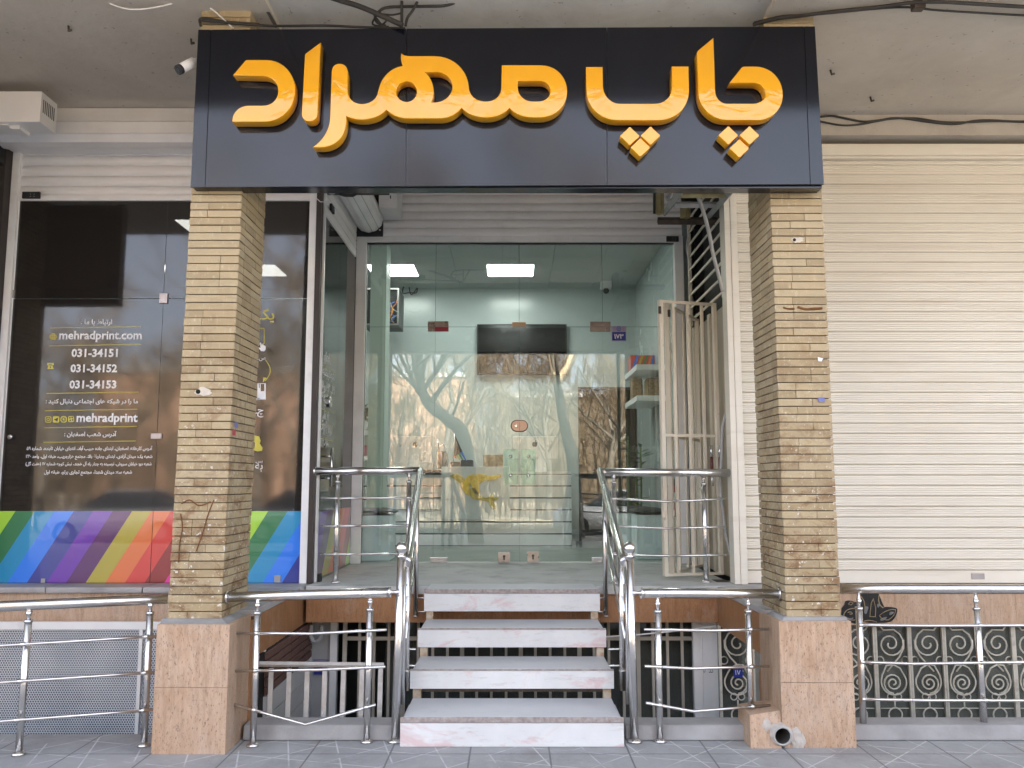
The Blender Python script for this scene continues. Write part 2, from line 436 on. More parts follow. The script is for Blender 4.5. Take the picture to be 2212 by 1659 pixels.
def shape_fa(s):
    s = s.replace('لا', '\u0001'); out = []
    dual = lambda c: c in FORMS and ' ' not in FORMS[c]
    joins = lambda c: c in FORMS or c == '\u0001'
    for i, c in enumerate(s):
        pv = i > 0 and dual(s[i-1]); nx = i+1 < len(s) and joins(s[i+1])
        if c == '\u0001': out.append('\uFEFC' if pv else '\uFEFB')
        elif c in FORMS:
            f = FORMS[c].split()
            if len(f) == 2: out.append(chr(int(f[1 if pv else 0], 16)))
            else:
                b = int(f[0], 16); out.append(chr(b+(3 if pv and nx else 1 if pv else 2 if nx else 0)))
        elif c == 'ـ': out.append(c)
        else: out.append(c)
    r = out[::-1]; res = []; run = []
    isd = lambda c: c.isdigit() or c in ':/-' and run
    for c in r+['']:
        if c and (c.isdigit()): run.append(c)
        else:
            res += run[::-1]; run = []
            if c: res.append({'(': ')', ')': '('}.get(c, c))
    return ''.join(res)
def text(body, x0, x1, z, m, parent, Y=None, hgt=None, bold=.0, fa=False, name='lettering', xf=None, aspect=None):
    """one line of lettering from x0 to x1, baseline z, on plane Y"""
    cu = bpy.data.curves.new(name, 'FONT'); cu.body = shape_fa(body) if fa else body
    cu.resolution_u = 2; cu.offset = bold
    t = bpy.data.objects.new('tmp', cu); C.objects.link(t); bpy.context.view_layer.update()
    me = bpy.data.meshes.new_from_object(t.evaluated_get(bpy.context.evaluated_depsgraph_get()))
    bpy.data.objects.remove(t); bpy.data.curves.remove(cu)
    xs = [v.co.x for v in me.vertices]; a, b = min(xs), max(xs); k = (x1-x0)/(b-a)
    kz = k if hgt is None else hgt/.72
    if hgt and hgt < 0: kz = -hgt*k
    for v in me.vertices:
        x = x0+(v.co.x-a)*k; zz = z+v.co.y*kz
        v.co = xf(x, zz) if xf else (x, Y, zz)
    me.materials.clear(); me.materials.append(m); me.name = name
    return link(name, me, parent)
def ptext(body, u0, u1, v, Y, m, parent, **kw):
    a = P(u0, v, Y); b = P(u1, v, Y); return text(body, a.x, b.x, a.z, m, parent, Y, **kw)
def clip(poly, x0, x1, z0, z1):
    def cut(p, f, g):
        o = []
        for i in range(len(p)):
            a, b = p[i-1], p[i]
            if f(b):
                if not f(a): o.append(g(a, b))
                o.append(b)
            elif f(a): o.append(g(a, b))
        return o
    def ix(X): return lambda a, b: (X, a[1]+(b[1]-a[1])*(X-a[0])/(b[0]-a[0]))
    def iz(Z): return lambda a, b: (a[0]+(b[0]-a[0])*(Z-a[1])/(b[1]-a[1]), Z)
    for f, g in ((lambda q: q[0] >= x0, ix(x0)), (lambda q: q[0] <= x1, ix(x1)), (lambda q: q[1] >= z0, iz(z0)), (lambda q: q[1] <= z1, iz(z1))):
        if poly: poly = cut(poly, f, g)
    return poly


# ================================================================== THE SETTING
ZL = .731                  # landing level
YF = 6.57                  # landing front
YW = 6.74                  # shop window line
YD = 8.40                  # entrance glazing line
ZC = 4.45                  # arcade soffit
# ground
b = MB(); b.box(-30, 30, -3.2, 5.36, -.25, 0); struct(b.build('pavement', PAVE))
b = MB(); b.box(-60, 60, -12.5, -3.204, -.4, -.14)
ASPH = M('asphalt', (.29, .275, .25), (.35, .335, .305), .85, scale=30, bump=.3)
struct(b.build('road', ASPH))
b = MB(); b.box(-60, 60, -3.204-.16, -3.204, -.136, .012, bev=.01); struct(b.build('kerb', CONC))
b = MB(); b.box(-60, 60, -120, -12.504, -.4, -.02)
struct(b.build('park_ground', M('dry_park_ground', (.46, .39, .29), (.34, .285, .20), .95, scale=.8, bump=.3)))
b = MB(); b.box(-12, 12, 5.36, 12, -1.35, -1.1); struct(b.build('pit_floor', CONC))
b = MB(); b.box(-60, 60, 14.3, 60, -.4, 0); struct(b.build('unseen_rear_ground', CONC))  # unseen ground added to stop sun leaking in under the building
b = MB(); b.box(-12, 12, 5.30, 5.356, -1.1, -.004); tag(b.build('pit_retaining_wall', CONC), 'grey concrete wall of the light well under the pavement edge', 'wall')
# concrete kerbs in front of the light well
for (ua, ub, lab) in ((-1.58, -.67, 'low concrete kerb between left stone pillar base and white steps'), (.67, 1.53, 'low concrete kerb between white steps and drain pipe'), (1.97, 6, 'low concrete kerb before the scrolled iron grilles')):
    b = MB(); b.hexa([(ua, 5.22, .002), (ub, 5.22, .002), (ub, 5.40, .002), (ua, 5.40, .002)], [(ua, 5.24, .085), (ub, 5.24, .085), (ub, 5.40, .09), (ua, 5.40, .09)], CONC, .012)
    tag(b.build('concrete_kerb'), lab, 'kerb', 'concrete kerbs along the light well')

# ------------------------------------------------------------------ the building shell
bd = thing('arcade_building', 'building above the shops with stained plaster soffit over the arcade', 'building', (0, 6, 0))
b = MB(); b.box(-14, -1.52, 3.5, 7, ZC, 4.74, SOFF); b.box(1.62, 14, 3.5, 7, ZC, 4.74, SOFF); b.build('soffit', None, bd)
b = MB(); b.box(-1.52, 1.62, 3.5, 7.0, ZC+.035, 4.74, SOFF2); b.build('soffit_bay', None, bd)
b = MB(); b.box(-14, 14, 3.5, 14, 4.742, 13.2); b.build('upper_wall', M('facade_stone', (.42, .38, .31), (.36, .32, .26), .8, scale=2), bd)
b = MB(); b.box(-14, 14, 13.6, 14, -1.1, 4.742); b.box(-14.3, -14, 6, 14, -1.1, 4.742); b.box(14, 14.3, 6, 14, -1.1, 4.742); b.build('unseen_rear_wall', CONC, bd)  # unseen walls added to keep light from leaking in at the back
b = MB(); b.box(-14, 14, 7.0, 14, 4.50, 4.738); b.build('floor_slab', SOFF2, bd)
# lintel wall over the right shutter
b = MB()
za, zb, zc_ = P(2000, 292, 6.6).z, P(2000, 312, 6.72).z, P(2000, 250, 6.6).z
b.box(1.72, 7, 6.6, 6.98, za, ZC-.003, M('lintel_plaster', (.50, .46, .40), (.43, .39, .33), .9, scale=2, bump=.2, dirt=(.3, .26, .22)))
b.box(1.72, 7, 6.80, 6.98, zb-.1, za-.002, SOFF)
b.build('lintel', None, bd)
for xa_, xb_ in ((5.6, 14), (-14, -6.6)):
    b = MB(); b.box(xa_, xb_, 6.75, 7.0, -.9, ZC); b.build('unseen_side_wall', WALLW, bd)  # unseen walls added beyond both ends to block light
# little rusted stubs in the plaster
for i, (u, v) in enumerate(((147, 57), (412, 85), (1792, 152), (1878, 210))):
    q = PZ(u, v, ZC); b = MB(); b.tube([q+Vector((0, 0, .03)), q+Vector((.01, -.01, -.035)), q+Vector((.03, -.01, -.03))], .009, DARKSTEEL, 6)
    b.build('iron_stub', None, bd)

# landing and sills
ld = thing('landing', 'grey stone landing in front of the glass entrance with brown travertine edge', 'landing', (0, 7.2, 0))
b = MB(); b.box(-1.55, 1.70, YF, 8.62, ZL-.06, ZL, bev=.004); b.build('slab', LAND, ld)
b = MB(); b.box(-1.55, 1.55, YF+.03, 6.72, .46, ZL-.062); b.build('fascia', TRAVD, ld)
# side strings from pillar to landing
for sx, nm in ((-1, 'brown travertine side wall from left pillar back to the landing'), (1, 'brown travertine side wall from right pillar back to the landing')):
    t = thing('string_wall', nm, 'wall', (sx*1.6, 5.9, 0))
    x0, x1 = (-1.995, -1.578) if sx < 0 else (1.552, 1.96)
    b = MB(); b.box(x0, x1, 5.44, 6.76, .44, ZL-.045); b.build('cladding', TRAVD, t)
    b = MB(); b.box(x0-.003, x1+.003, 5.38, 6.77, ZL-.043, ZL-.004, bev=.004); b.build('coping', STONE, t)
    b = MB()
    b.prism([(x0+.01, 5.36, .72-.05), (x0+.01, 5.36, 0), (x0+.01, 5.58, 0), (x0+.01, 5.60, .30), (x0+.01, 5.46, .44), (x0+.01, 5.46, .67)], 'x', (x1-x0-.02, 0, 0)); b.build('foot', TRAVD, t)
# shop sill, left
t = thing('shop_sill', 'grey stone sill with travertine band under the dark display window', 'sill', (-2.9, 6.6, 0))
b = MB()
xs = [-4.3, -3.47, -2.75, -1.56]
for i in range(3): b.box(xs[i]+.002, xs[i+1]-.002, 6.50, 6.95, ZL-.045, ZL, bev=.014)
b.build('coping', STONE, t)
b = MB(); b.box(-4.3, -1.99, 6.54, 6.72, .475, ZL-.047); b.build('band', TRAV, t)
t = thing('shutter_sill', 'stone sill with travertine band under the closed cream shutter', 'sill', (3.2, 6.6, 0))
b = MB(); b.box(1.60, 5.6, 6.52, 6.95, ZL-.045, ZL-.001, bev=.006); b.build('coping', STONE, t)
b = MB()
for i in range(4): b.box(1.962+i*.9, 1.96+(i+1)*.9, 6.54, 6.72, .45, ZL-.047)
b.build('band', TRAV, t)

# ------------------------------------------------------------------ brick pillars
def pillar(label, x0, x1, yf, lean, px0, px1, pyf, seed):
    rnd = random.Random(seed); ztop = ZC; z = .715; D = .49
    t = thing('brick_pillar', label, 'pillar', ((x0+x1)/2, yf+.25, 0), 'brick pillars of the arcade')
    b = MB(); k = 0
    while z < ztop-.02:
        h = .0428+rnd.uniform(-.0012, .0012)
        sp_ = rnd.choice([[0, 1], [0, .34, 1], [0, .64, 1], [0, 1], [0, .36, .99, 1][:2]+[1]])
        j = lambda: rnd.uniform(-.0024, .0024)
        W = x1-x0
        for a, c in zip(sp_[:-1], sp_[1:]):
            b.box(x0+a*W+(.001 if a else j()), x0+c*W-(.001 if c < 1 else j()), yf+j(), yf+.098, z, z+h, BRICK, .0028, lean)
        ys = [.1, .1+rnd.choice([.16, .2, .24]), D]
        for a, c in zip(ys[:-1], ys[1:]):
            b.box(x0+j(), x1+j(), yf+a+.001, yf+c-.001, z, z+h, BRICK, .0028, lean)
        z += .0480; k += 1
    b.build('brick_shaft', None, t)
    b = MB(); b.box(x0+.012, x1-.012, yf+.012, yf+D-.012, .69, ztop, lean=lean); b.build('mortar', MORTAR, t)
    b = MB()
    zt = .705; zm = .36
    hole = px0 > 0
    if hole:
        hc = P(1691.5, 1591, 5.05)
        b.hexa([(px0, pyf, .125), (px1, pyf, .125), (px1, pyf+.022, .125), (px0, pyf+.022, .125)], [(px0, pyf, zm-.0008), (px1, pyf, zm-.0008), (px1, pyf+.022, zm-.0008), (px0, pyf+.022, zm-.0008)], TRAV)
        arc = [(hc.x+.052*math.cos(PI/2-PI*q_/16), hc.z+.052*math.sin(PI/2-PI*q_/16)) for q_ in range(17)]
        arc = [p_ for p_ in arc if p_[0] >= px0+.001 and p_[1] > .003]
        ol = [(px1, pyf, 0), (px1, pyf, .1245), (px0, pyf, .1245), (px0, pyf, hc.z+.0525)]+[(p_[0], pyf, p_[1]) for p_ in arc]+[(arc[-1][0]+.001, pyf, 0)]
        fr_ = [b.bm.verts.new(p_) for p_ in ol]; bk_ = [b.bm.verts.new((p_[0], pyf+.022, p_[2])) for p_ in ol]
        b._done(b.bm.faces.new(fr_), TRAV); b._done(b.bm.faces.new(bk_), TRAV)
        for q_ in range(len(ol)): b._done(b.bm.faces.new((fr_[q_], fr_[(q_+1) % len(ol)], bk_[(q_+1) % len(ol)], bk_[q_])), TRAV)
    else: b.box(px0, px1, pyf, pyf+.022, 0, zm-.0008, TRAV, .002)
    b.box(px0, px1, pyf, pyf+.022, zm+.0008, zt, TRAV, .002)
    b.box(px0, px0+.022, pyf+.0225, pyf+.40, .125 if hole else 0, zt, TRAV, .002); b.box(px1-.022, px1, pyf+.0225, pyf+.40, 0, zt, TRAV, .002)
    b.box(px0+(.10 if hole else .0225), px1-.0225, pyf+.0225, pyf+.5, 0, zt-.012, STONE); b.box(px0+.0225, px0+.0995, pyf+.0225, pyf+.5, .125, zt-.012, STONE)
    b.build('stone_plinth', None, t)
    b = MB(); b.hexa([(px0+.01, pyf+.01, zt-.011), (px1-.01, pyf+.01, zt-.011), (px1-.01, pyf+.45, zt-.011), (px0+.01, pyf+.45, zt-.011)],
                     [(x0-.02, yf-.02, .722), (x1+.02, yf-.02, .722), (x1+.02, yf+.45, .722), (x0-.02, yf+.45, .722)], CONC)
    b.build('mortar_cap', None, t)
    return t
pillar('yellow brick pillar left of the steps, standing on a travertine plinth', -2.002, -1.690, 5.08, .0108, -2.009, -1.597, 4.97, 3)
pr = pillar('yellow brick pillar right of the steps beside the drain pipe', 1.613, 1.934, 5.15, -.0025, 1.546, 1.966, 5.09, 5)
# scratches, holes and scrawls on the pillars
def scrawl(name, pts, Y=None, X=None, r=.0028, m=None):
    b = MB(); f = (lambda u, v: P(u, v, Y)) if Y else (lambda u, v: PX(u, v, X))
    q = [f(*p) for p in pts]; out = []
    for i in range(len(q)-1):
        p0 = q[max(i-1, 0)]; p1 = q[i]; p2 = q[i+1]; p3 = q[min(i+2, len(q)-1)]
        for k in range(5):
            s_ = k/5; out.append(.5*((2*p1)+(p2-p0)*s_+(2*p0-5*p1+4*p2-p3)*s_*s_+(3*p1-p0-3*p2+p3)*s_**3))
    b.tube(out+[q[-1]], r, m, 5); return b.build(name)
INK = M('brown_scrawl', (.05, .025, .012), (.09, .045, .02), .8, scale=30)
tag(scrawl('scrawl', [(516, 790), (520, 782), (538, 786), (536, 800), (522, 812), (528, 824), (545, 816), (553, 790), (548, 830), (538, 850), (524, 846), (518, 862), (530, 872), (548, 866)], X=-1.6735, m=INK), 'looping dark scrawl on the side of left brick pillar', 'graffiti')
tag(scrawl('scrawl', [(510, 850), (524, 858), (533, 840), (540, 862), (534, 884), (543, 884), (551, 868)], X=-1.6735, m=INK), 'lower hooked dark scrawl on the side of left brick pillar', 'graffiti')
RUST = M('rust_scrawl', (.13, .05, .018), (.20, .09, .03), .9, scale=30)
tag(scrawl('scrawl', [(390, 1110), (394, 1140), (388, 1175), (386, 1215)], Y=5.076, m=RUST, r=.0035), 'upright rusty streak near left edge of left brick pillar', 'graffiti')
tag(scrawl('scrawl', [(462, 1080), (450, 1110), (438, 1150), (424, 1190)], Y=5.076, m=RUST, r=.0035), 'slanting rusty streak down face of left brick pillar', 'graffiti')
tag(scrawl('scrawl', [(392, 1088), (410, 1080), (430, 1092), (455, 1084)], Y=5.076, m=RUST, r=.004), 'wavy rusty streak across face of left brick pillar', 'graffiti')
tag(scrawl('scrawl', [(1692, 664), (1702, 667), (1716, 667)], Y=5.146, m=RUST, r=.006), 'short rusty smear on face of right brick pillar', 'graffiti')
tag(scrawl('scrawl', [(1723, 663), (1740, 668), (1760, 667), (1776, 666)], Y=5.146, m=RUST, r=.008), 'long rusty smear on face of right brick pillar', 'graffiti')
for lab, u, v, Y, sc in (('drilled hole with pale plaster round it on face of left brick pillar', 428, 846, 5.076, 1.0), ('broken hole with pale rim on face of right brick pillar', 1716, 518, 5.147, .7)):
    q = P(u, v, Y); t = thing('wall_hole', lab, 'hole', q)
    b = MB(); b.lathe((q.x, Y, q.z), [(.001, -.002), (.014*sc, -.002), (.014*sc, .01)], simple('hole_dark', (.012, .01, .008), .9), 14, 'y'); b.build('hole', None, t)
    rnd = random.Random(int(u)); n = 16; pl_ = [(q.x+.03*sc+(.048*sc+.012*rnd.uniform(-1, 1))*math.cos(2*PI*k/n), Y-.0005, q.z+(.024*sc+.006*rnd.uniform(-1, 1))*math.sin(2*PI*k/n)) for k in range(n)]
    b = MB(); b.hexa(pl_, [(x, Y+.006, z) for x, y, z in pl_], M('pale_plaster_patch', (.62, .57, .48), (.52, .46, .37), .95, scale=20)); b.build('plaster', None, t)
# small stickers on the pillars
STR = simple('red_sticker', (.45, .05, .07)); STB = simple('blue_sticker', (.16, .18, .42))
for u, v, mm, lab in ((508, 886, STR, 'topmost small red sticker on side of left brick pillar'), (510, 918, STB, 'small torn blue sticker on side of left brick pillar'), (505, 934, STR, 'lowest small red sticker on side of left brick pillar')):
    b = MB(); q = PX(u, v, -1.672+.0005); b.box(q.x, q.x+.002, q.y-.03, q.y+.03, q.z-.018, q.z+.016, mm); tag(b.build('pillar_sticker'), lab, 'sticker')
b = MB(); q = P(1775, 863, 5.144); b.box(q.x-.02, q.x+.018, 5.143, 5.146, q.z-.014, q.z+.012, STB)
tag(b.build('pillar_sticker'), 'tiny blue sticker on face of right brick pillar', 'sticker')
b = MB(); q = P(1773, 776, 5.144); b.poly([(q.x-.018, 5.1445, q.z+.014), (q.x+.016, 5.1445, q.z+.006), (q.x+.004, 5.1445, q.z-.014), (q.x-.016, 5.1445, q.z-.012)]); b.bm.faces.ensure_lookup_table()
tag(b.build('paper_scrap', TXTW), 'torn white paper scrap on face of right brick pillar', 'paper')

# the next bay to the left, seen only mirrored in the dark window
pillar('yellow brick pillar of the next bay on the left, mirrored in the dark window', -5.05, -4.66, 5.08, 0, -5.10, -4.60, 4.97, 8)
t = thing('shop_sign', 'plain dark sign board of the next shop on the left, mirrored in the dark window', 'sign', (-6, 5, 3.3))
b = MB(); b.box(-8, -3.92, 5.0, 5.12, 3.26, 4.28, simple('grey_board_back', (.06, .06, .06), .6), .003); b.build('panel', None, t)

# ------------------------------------------------------------------ steps
st = thing('entrance_steps', 'four open white marble steps with pink stains leading up to the landing', 'steps', (0, 5.1, 0))
SX = .641
EDGE = M('chipped_step_edge', (.42, .38, .36), (.26, .21, .19), .85, scale=40, bump=.4)
for i, (yf, zt, zb, dep) in enumerate(((5.10, .166, 0.003, .44), (5.56, .338, .217, .40), (5.98, .520, .392, .38), (6.38, ZL+.001, .573, .34))):
    s_ = thing('step', '', 'x', (0, yf, 0)); del s_['label']; del s_['category']; s_.parent = st
    b = MB(); nose = .022 if i in (0, 3) else .006
    b.box(-SX+.02, SX-.02, yf+.012, yf+dep, zt-.032, zt, MARBLE, .004)
    b.box(-SX, SX, yf+.002, yf+.0118, zt-.032 if i in (0, 3) else zt-.012, zt-.001, EDGE, .003)
    b.build('tread', None, st)
    b = MB(); b.box(-SX, SX, yf, yf+.02, zb, zt-(.034 if i in (0, 3) else .0125), MARBLE, .002)
    b.box(-SX, -SX+.02, yf+.0205, yf+dep-.02, zb, zt-.034, MARBLE, .002); b.box(SX-.02, SX, yf+.0205, yf+dep-.02, zb, zt-.034, MARBLE, .002)
    b.build('riser', None, st)
    bpy.data.objects.remove(s_)
for sx in (-1, 1):
    for (y0, z0, y1, z1) in ((5.36, .0, 5.60, .217), (5.78, .20, 6.0, .392), (6.2, .38, 6.40, .60)):
        b = MB()
        b.box(sx*.60-.025, sx*.60+.025, y1-.01, y1+.05, z0-.05, z1+.004, M('flaking_ochre_steel', (.55, .50, .42), (.36, .22, .10), .8, scale=18, bump=.3))
        b.build('stringer_block', None, st)
b = MB(); b.box(-.57, .57, 5.60, 5.64, .19, .215, DARKSTEEL); b.build('cross_bar', None, st)

# ------------------------------------------------------------------ railings
def post(b, p0, p1, r=.0195, foot=True):
    p0 = Vector(p0); p1 = Vector(p1); d = (p1-p0); L = d.length
    b.tube([p0, p0+d*((L-.055)/L)], r, STEEL, 14)
    b.tube([p0+d*((L-.060)/L), p0+d*((L-.045)/L)], r*1.18, STEEL, 14)
    b.tube([p0+d*((L-.045)/L), p0+d*((L-.030)/L), p0+d*((L-.016)/L), p1], [r*.62, r*.45, r*.7, r*1.0], STEEL, 12)
    b.tube([p1-d*(.004/L), p1+d*(.012/L), p1+d*(.045/L)], [r*.95, r*.5, r*.42], STEEL, 12)
    if foot: b.tube([p0, p0+Vector((0, 0, .012)), p0+Vector((0, 0, .02))], [r*1.9, r*1.8, r*1.05], STEEL, 14)
def railing(label, top, posts, rods, r=.029, ends=(0, 0), rr=.0085, clamps=True, pr=.0195):
    t = thing('steel_railing', label, 'railing', (top[0][0], top[0][1], 0))
    b = MB(); b.tube(top, r, STEEL, 18)
    for e, (i, j) in zip(ends, ((0, 1), (-1, -2))):
        if e:
            d = (Vector(top[i])-Vector(top[j])).normalized(); q = Vector(top[i])
            b.tube([q-d*.002, q+d*.012], r*1.13, STEEL, 18)
            if e == 2: b.tube([q+d*.012, q+d*.02, q+d*.035, q+d*.05, q+d*.06], [r*.6, r*.35, r*.3, r*.62, r*.62], STEEL, 12)
            if e == 3: b.tube([q+d*.012, q+d*.022], r*1.5, DARKSTEEL, 18)
    b.build('top_rail', None, t)
    for p0, p1 in posts:
        b = MB(); post(b, p0, p1, pr); b.build('post', None, t)
    for rd in rods:
        b = MB(); b.tube(rd, rr, STEEL, 10)
        if clamps:
            for p0, p1 in posts:
                for a, c in zip(rd[:-1], rd[1:]):
                    a, c = Vector(a), Vector(c)
                    px = p0[0]+(p1[0]-p0[0])*max(0, min(1, (a.z-p0[2])/(p1[2]-p0[2])))
                    if min(a.x, c.x) <= px <= max(a.x, c.x):
                        k = (px-a.x)/(c.x-a.x); q = a.lerp(c, k); d = (c-a).normalized()
                        b.tube([q-d*.012, q+d*.012], rr*1.5, STEEL, 10)
        b.build('rod', None, t)
    return t
def post_px(u0, v0, u1, v1, z0=0, dy=0):
    a = PZ(u0, v0, z0); q = P(u1, v1, a.y); return (a.x, a.y, z0), ((a.x+q.x)/2, a.y, q.z)
def rods_px(lst, Ys):
    out = []
    for pl in lst:
        n = len(pl); u0, u1 = pl[0][0], pl[-1][0]
        out.append([P(u, v, Ys[0]+(Ys[1]-Ys[0])*(u-u0)/(u1-u0)) for u, v in pl])
    return out
off = -.028
# far left
def yl(u): return 4.951+(u-40)*(5.12-4.951)/(311-40)
pp = [post_px(40, 1631, 66, 1321), post_px(311, 1612, 325, 1304)]
railing('steel railing running from left pillar base out of frame, before the perforated screen',
        [P(-190, 1318, yl(-190)), P(0, 1310, yl(0)), P(363, 1293, 5.15)], pp,
        rods_px([[(-150, 1404), (0, 1395), (339, 1374)], [(-150, 1484), (0, 1474.5), (334, 1452)], [(-150, 1568), (0, 1558.5), (331, 1533)]], (yl(-150)-.03, 5.10)))
q4 = lambda l: [(486.6+.2167*x, 1244.2+.2167*y) for x, y in l]
railing('steel railing with a bent lowest rod between left pillar and white steps',
        [P(492, 1290, 5.13), P(840, 1279.5, 5.17)], [post_px(546, 1612, 557, 1304), post_px(792, 1604, 801, 1297)],
        rods_px([q4([(118, 570), (870, 575), (1608, 535)]), q4([(100, 948), (930, 935), (1595, 905)]), q4([(60, 1275), (800, 1482), (1500, 1282)])], (5.10, 5.15)), ends=(1, 2))
q5 = lambda l: [(1299.6+.2167*x, 1271.9+.2167*y) for x, y in l]
railing('steel railing with a kinked lowest rod between white steps and right pillar',
        [P(1388, 1281, 5.19), P(1681, 1282.5, 5.25)], [post_px(1426, 1603, 1421, 1301), post_px(1624, 1597, 1617, 1301)],
        rods_px([q5([(425, 405), (1100, 417), (1670, 401)]), q5([(430, 772), (900, 794), (1670, 773)]), q5([(442, 1137), (915, 1222), (1680, 1160)])], (5.16, 5.22)), ends=(2, 3))
q6 = lambda l: [(1797.3+.2067*x, 1260.8+.2067*y) for x, y in l]
railing('steel railing running right from right pillar before the scrolled grilles',
        [P(1816, 1272, 5.30), P(2212, 1272, 5.30), P(2420, 1273, 5.30)], [post_px(1866, 1594.5, 1857, 1295), post_px(2128, 1592, 2105, 1295)],
        rods_px([q6([(265, 432), (1000, 440), (2007, 436), (2900, 436)]), q6([(275, 818), (850, 838), (2007, 820), (2900, 820)]), q6([(300, 1208), (1000, 1220), (2007, 1222), (2900, 1222)])], (5.265, 5.265)))
# on the landing
YR = 6.70
ql = lambda l: [(718.9+.2*x, 967.8+.2*y) for x, y in l]
railing('steel railing on the landing before the side glass door',
        [P(682, 1018, YR+.03), P(905, 1017, YR+.03)], [post_px(725, 1260, 729, 1026, ZL), post_px(881, 1261, 884, 1026, ZL)],
        rods_px([[(694, 1076.5), (893, 1075.5)], [(693, 1136.5), (886, 1135.5)], [(692, 1197.5), (880, 1196)]], (YR, YR)), r=.031, ends=(1, 1))
qr = lambda l: [(1382.5+.2*x, 967.8+.2*y) for x, y in l]
railing('steel railing on the landing before the cream folding gate',
        [P(1303, 1020, YR+.03), P(1580, 1021.5, YR+.03)], [post_px(1328, 1261, 1326, 1028, ZL), post_px(1525.5, 1258.5, 1519, 1031, ZL)],
        rods_px([[(1322, 1077)]+qr([(300, 580), (910, 548)]), [(1320, 1137)]+qr([(300, 868), (925, 850)]), [(1326, 1198)]+qr([(300, 1165), (940, 1155)])], (YR, YR)), r=.031, ends=(1, 1))
# stair handrails
for sx, lab in ((-1, 'sloping steel handrail with ball newel on left edge of the steps'), (1, 'sloping steel handrail with ball newel on right edge of the steps')):
    un, ub, ut = (853, 867.5, 908) if sx < 0 else (1371, 1359.5, 1296)
    t = thing('stair_handrail', lab, 'handrail', (sx*.68, 5.2, 0))
    nb = PZ(un, 1603, 0); ball = P(ub, 1184, nb.y)
    b = MB(); b.tube([nb, (ball.x, ball.y, ball.z-.045)], .0245, STEEL, 18)
    b.tube([nb, nb+Vector((0, 0, .012)), nb+Vector((0, 0, .022))], [.045, .043, .026], STEEL, 18)
    b.tube([(ball.x, ball.y, ball.z-.055), (ball.x, ball.y, ball.z-.046), (ball.x, ball.y, ball.z-.03)], [.029, .029, .018], STEEL, 18)
    b.build('newel_post', None, t)
    b = MB(); b.sphere(ball, .037, STEEL, 24, 16); b.build('ball', None, t)
    A = Vector((ball.x-sx*.028, 5.27, ball.z-.06)); B = P(ut, 1016, YR+.02)
    b = MB(); b.tube([A+Vector((0, -.06, -.03)), A, B], .026, STEEL, 18); b.build('handrail', None, t)
    for f, zb in ((.16, None), (.86, .52)):
        q = A.lerp(B, f); z0 = .34 if zb is None else zb
        b = MB(); xx = q.x+sx*.012
        b.tube([(xx, q.y, z0-.12 if zb is None else z0), (xx, q.y, q.z-.05)], .0175, STEEL, 14)
        b.tube([(xx, q.y, q.z-.052), (xx, q.y, q.z-.02)], [.0095, .0095], STEEL, 10)
        for zz in (z0+.03, z0+.13): b.tube([(xx, q.y, zz), (sx*.60, q.y, zz)], .006, STEEL, 8)
        b.tube([(xx, q.y, z0-.002), (xx, q.y, z0+.004)], .023, STEEL, 14)
        b.build('post', None, t)
    b = MB(); b.tube([(A.x+sx*.02, A.y-.01, A.z+.02), (A.x+sx*.02, A.y-.01, .20)], .0165, STEEL, 14); b.build('post', None, t)
    for dz in (.17, .33, .49):
        b = MB(); b.tube([A+Vector((sx*.012, .05, -dz)), B+Vector((sx*.012, -.10, -dz))], .0075, STEEL, 10)
        b.build('rod', None, t)
# drain pipe stub set in mortar beside right plinth
t = thing('drain_pipe', 'grey plastic drain pipe mouth set in broken mortar at foot of right pillar', 'pipe', (1.5, 5.1, 0))
c = P(1691.5, 1591, 5.05)
b = MB(); prof = [(.0, .4), (.044, .4), (.044, 0.002), (.049, 0), (.049, .4)]
for (r0, r1) in ((.0445, .0445), (.051, .051)): pass
b.lathe((c.x, 5.05, c.z), [(.050, .42), (.051, .0), (.0445, 0), (.0440, .30), (.0, .301)], PVC, 28, 'y'); b.build('pipe', None, t)
b = MB(); b.lathe((c.x, 5.05, c.z), [(.0437, .012), (.0436, .28), (.001, .281)], simple('shaded_bore', (.07, .068, .06), .9), 28, 'y'); b.bm.faces.ensure_lookup_table(); bmesh.ops.delete(b.bm, geom=[f for f in b.bm.faces if len(f.verts) > 10 and f.calc_center_median().y < 5.1], context='FACES'); b.build('bore', None, t)  # dark lining paints the shade inside the pipe mouth
b = MB()
ol = [(1.36, 0), (1.366, .175), (1.5445, .20), (1.5445, c.z+.0525)]+[(c.x+.052*math.cos(a_), c.z+.052*math.sin(a_)) for a_ in [PI/2+PI*q_/16 for q_ in range(17)] if c.x+.052*math.cos(a_) < 1.5445 and c.z+.052*math.sin(a_) > .003]
ol.append((ol[-1][0]-.001, 0))
fr_ = [b.bm.verts.new((p_[0], 5.08+.16*p_[1], p_[1])) for p_ in ol]; bk_ = [b.bm.verts.new((p_[0], 5.36, p_[1])) for p_ in ol]
b._done(b.bm.faces.new(fr_), TRAV); b._done(b.bm.faces.new(bk_), TRAV)
for q_ in range(len(ol)): b._done(b.bm.faces.new((fr_[q_], fr_[(q_+1) % len(ol)], bk_[(q_+1) % len(ol)], bk_[q_])), TRAV)
b.build('stone_block', None, t)
def blob(c, rad, sc, m, seed, n=3):
    bm = bmesh.new(); bmesh.ops.create_icosphere(bm, subdivisions=n, radius=1)
    for v in bm.verts:
        d = 1+.35*noise.noise(v.co*2.2+Vector((seed, 0, 0)))+.2*noise.noise(v.co*6+Vector((0, seed, 0)))
        v.co = Vector((v.co.x*sc[0]*d*rad, v.co.y*sc[1]*d*rad, v.co.z*sc[2]*d*rad))+Vector(c)
    return bm
PLAS = M('pale_mortar', (.56, .52, .47), (.45, .41, .37), .95, scale=30, bump=.5)
b = MB(); n = 36; rings = []
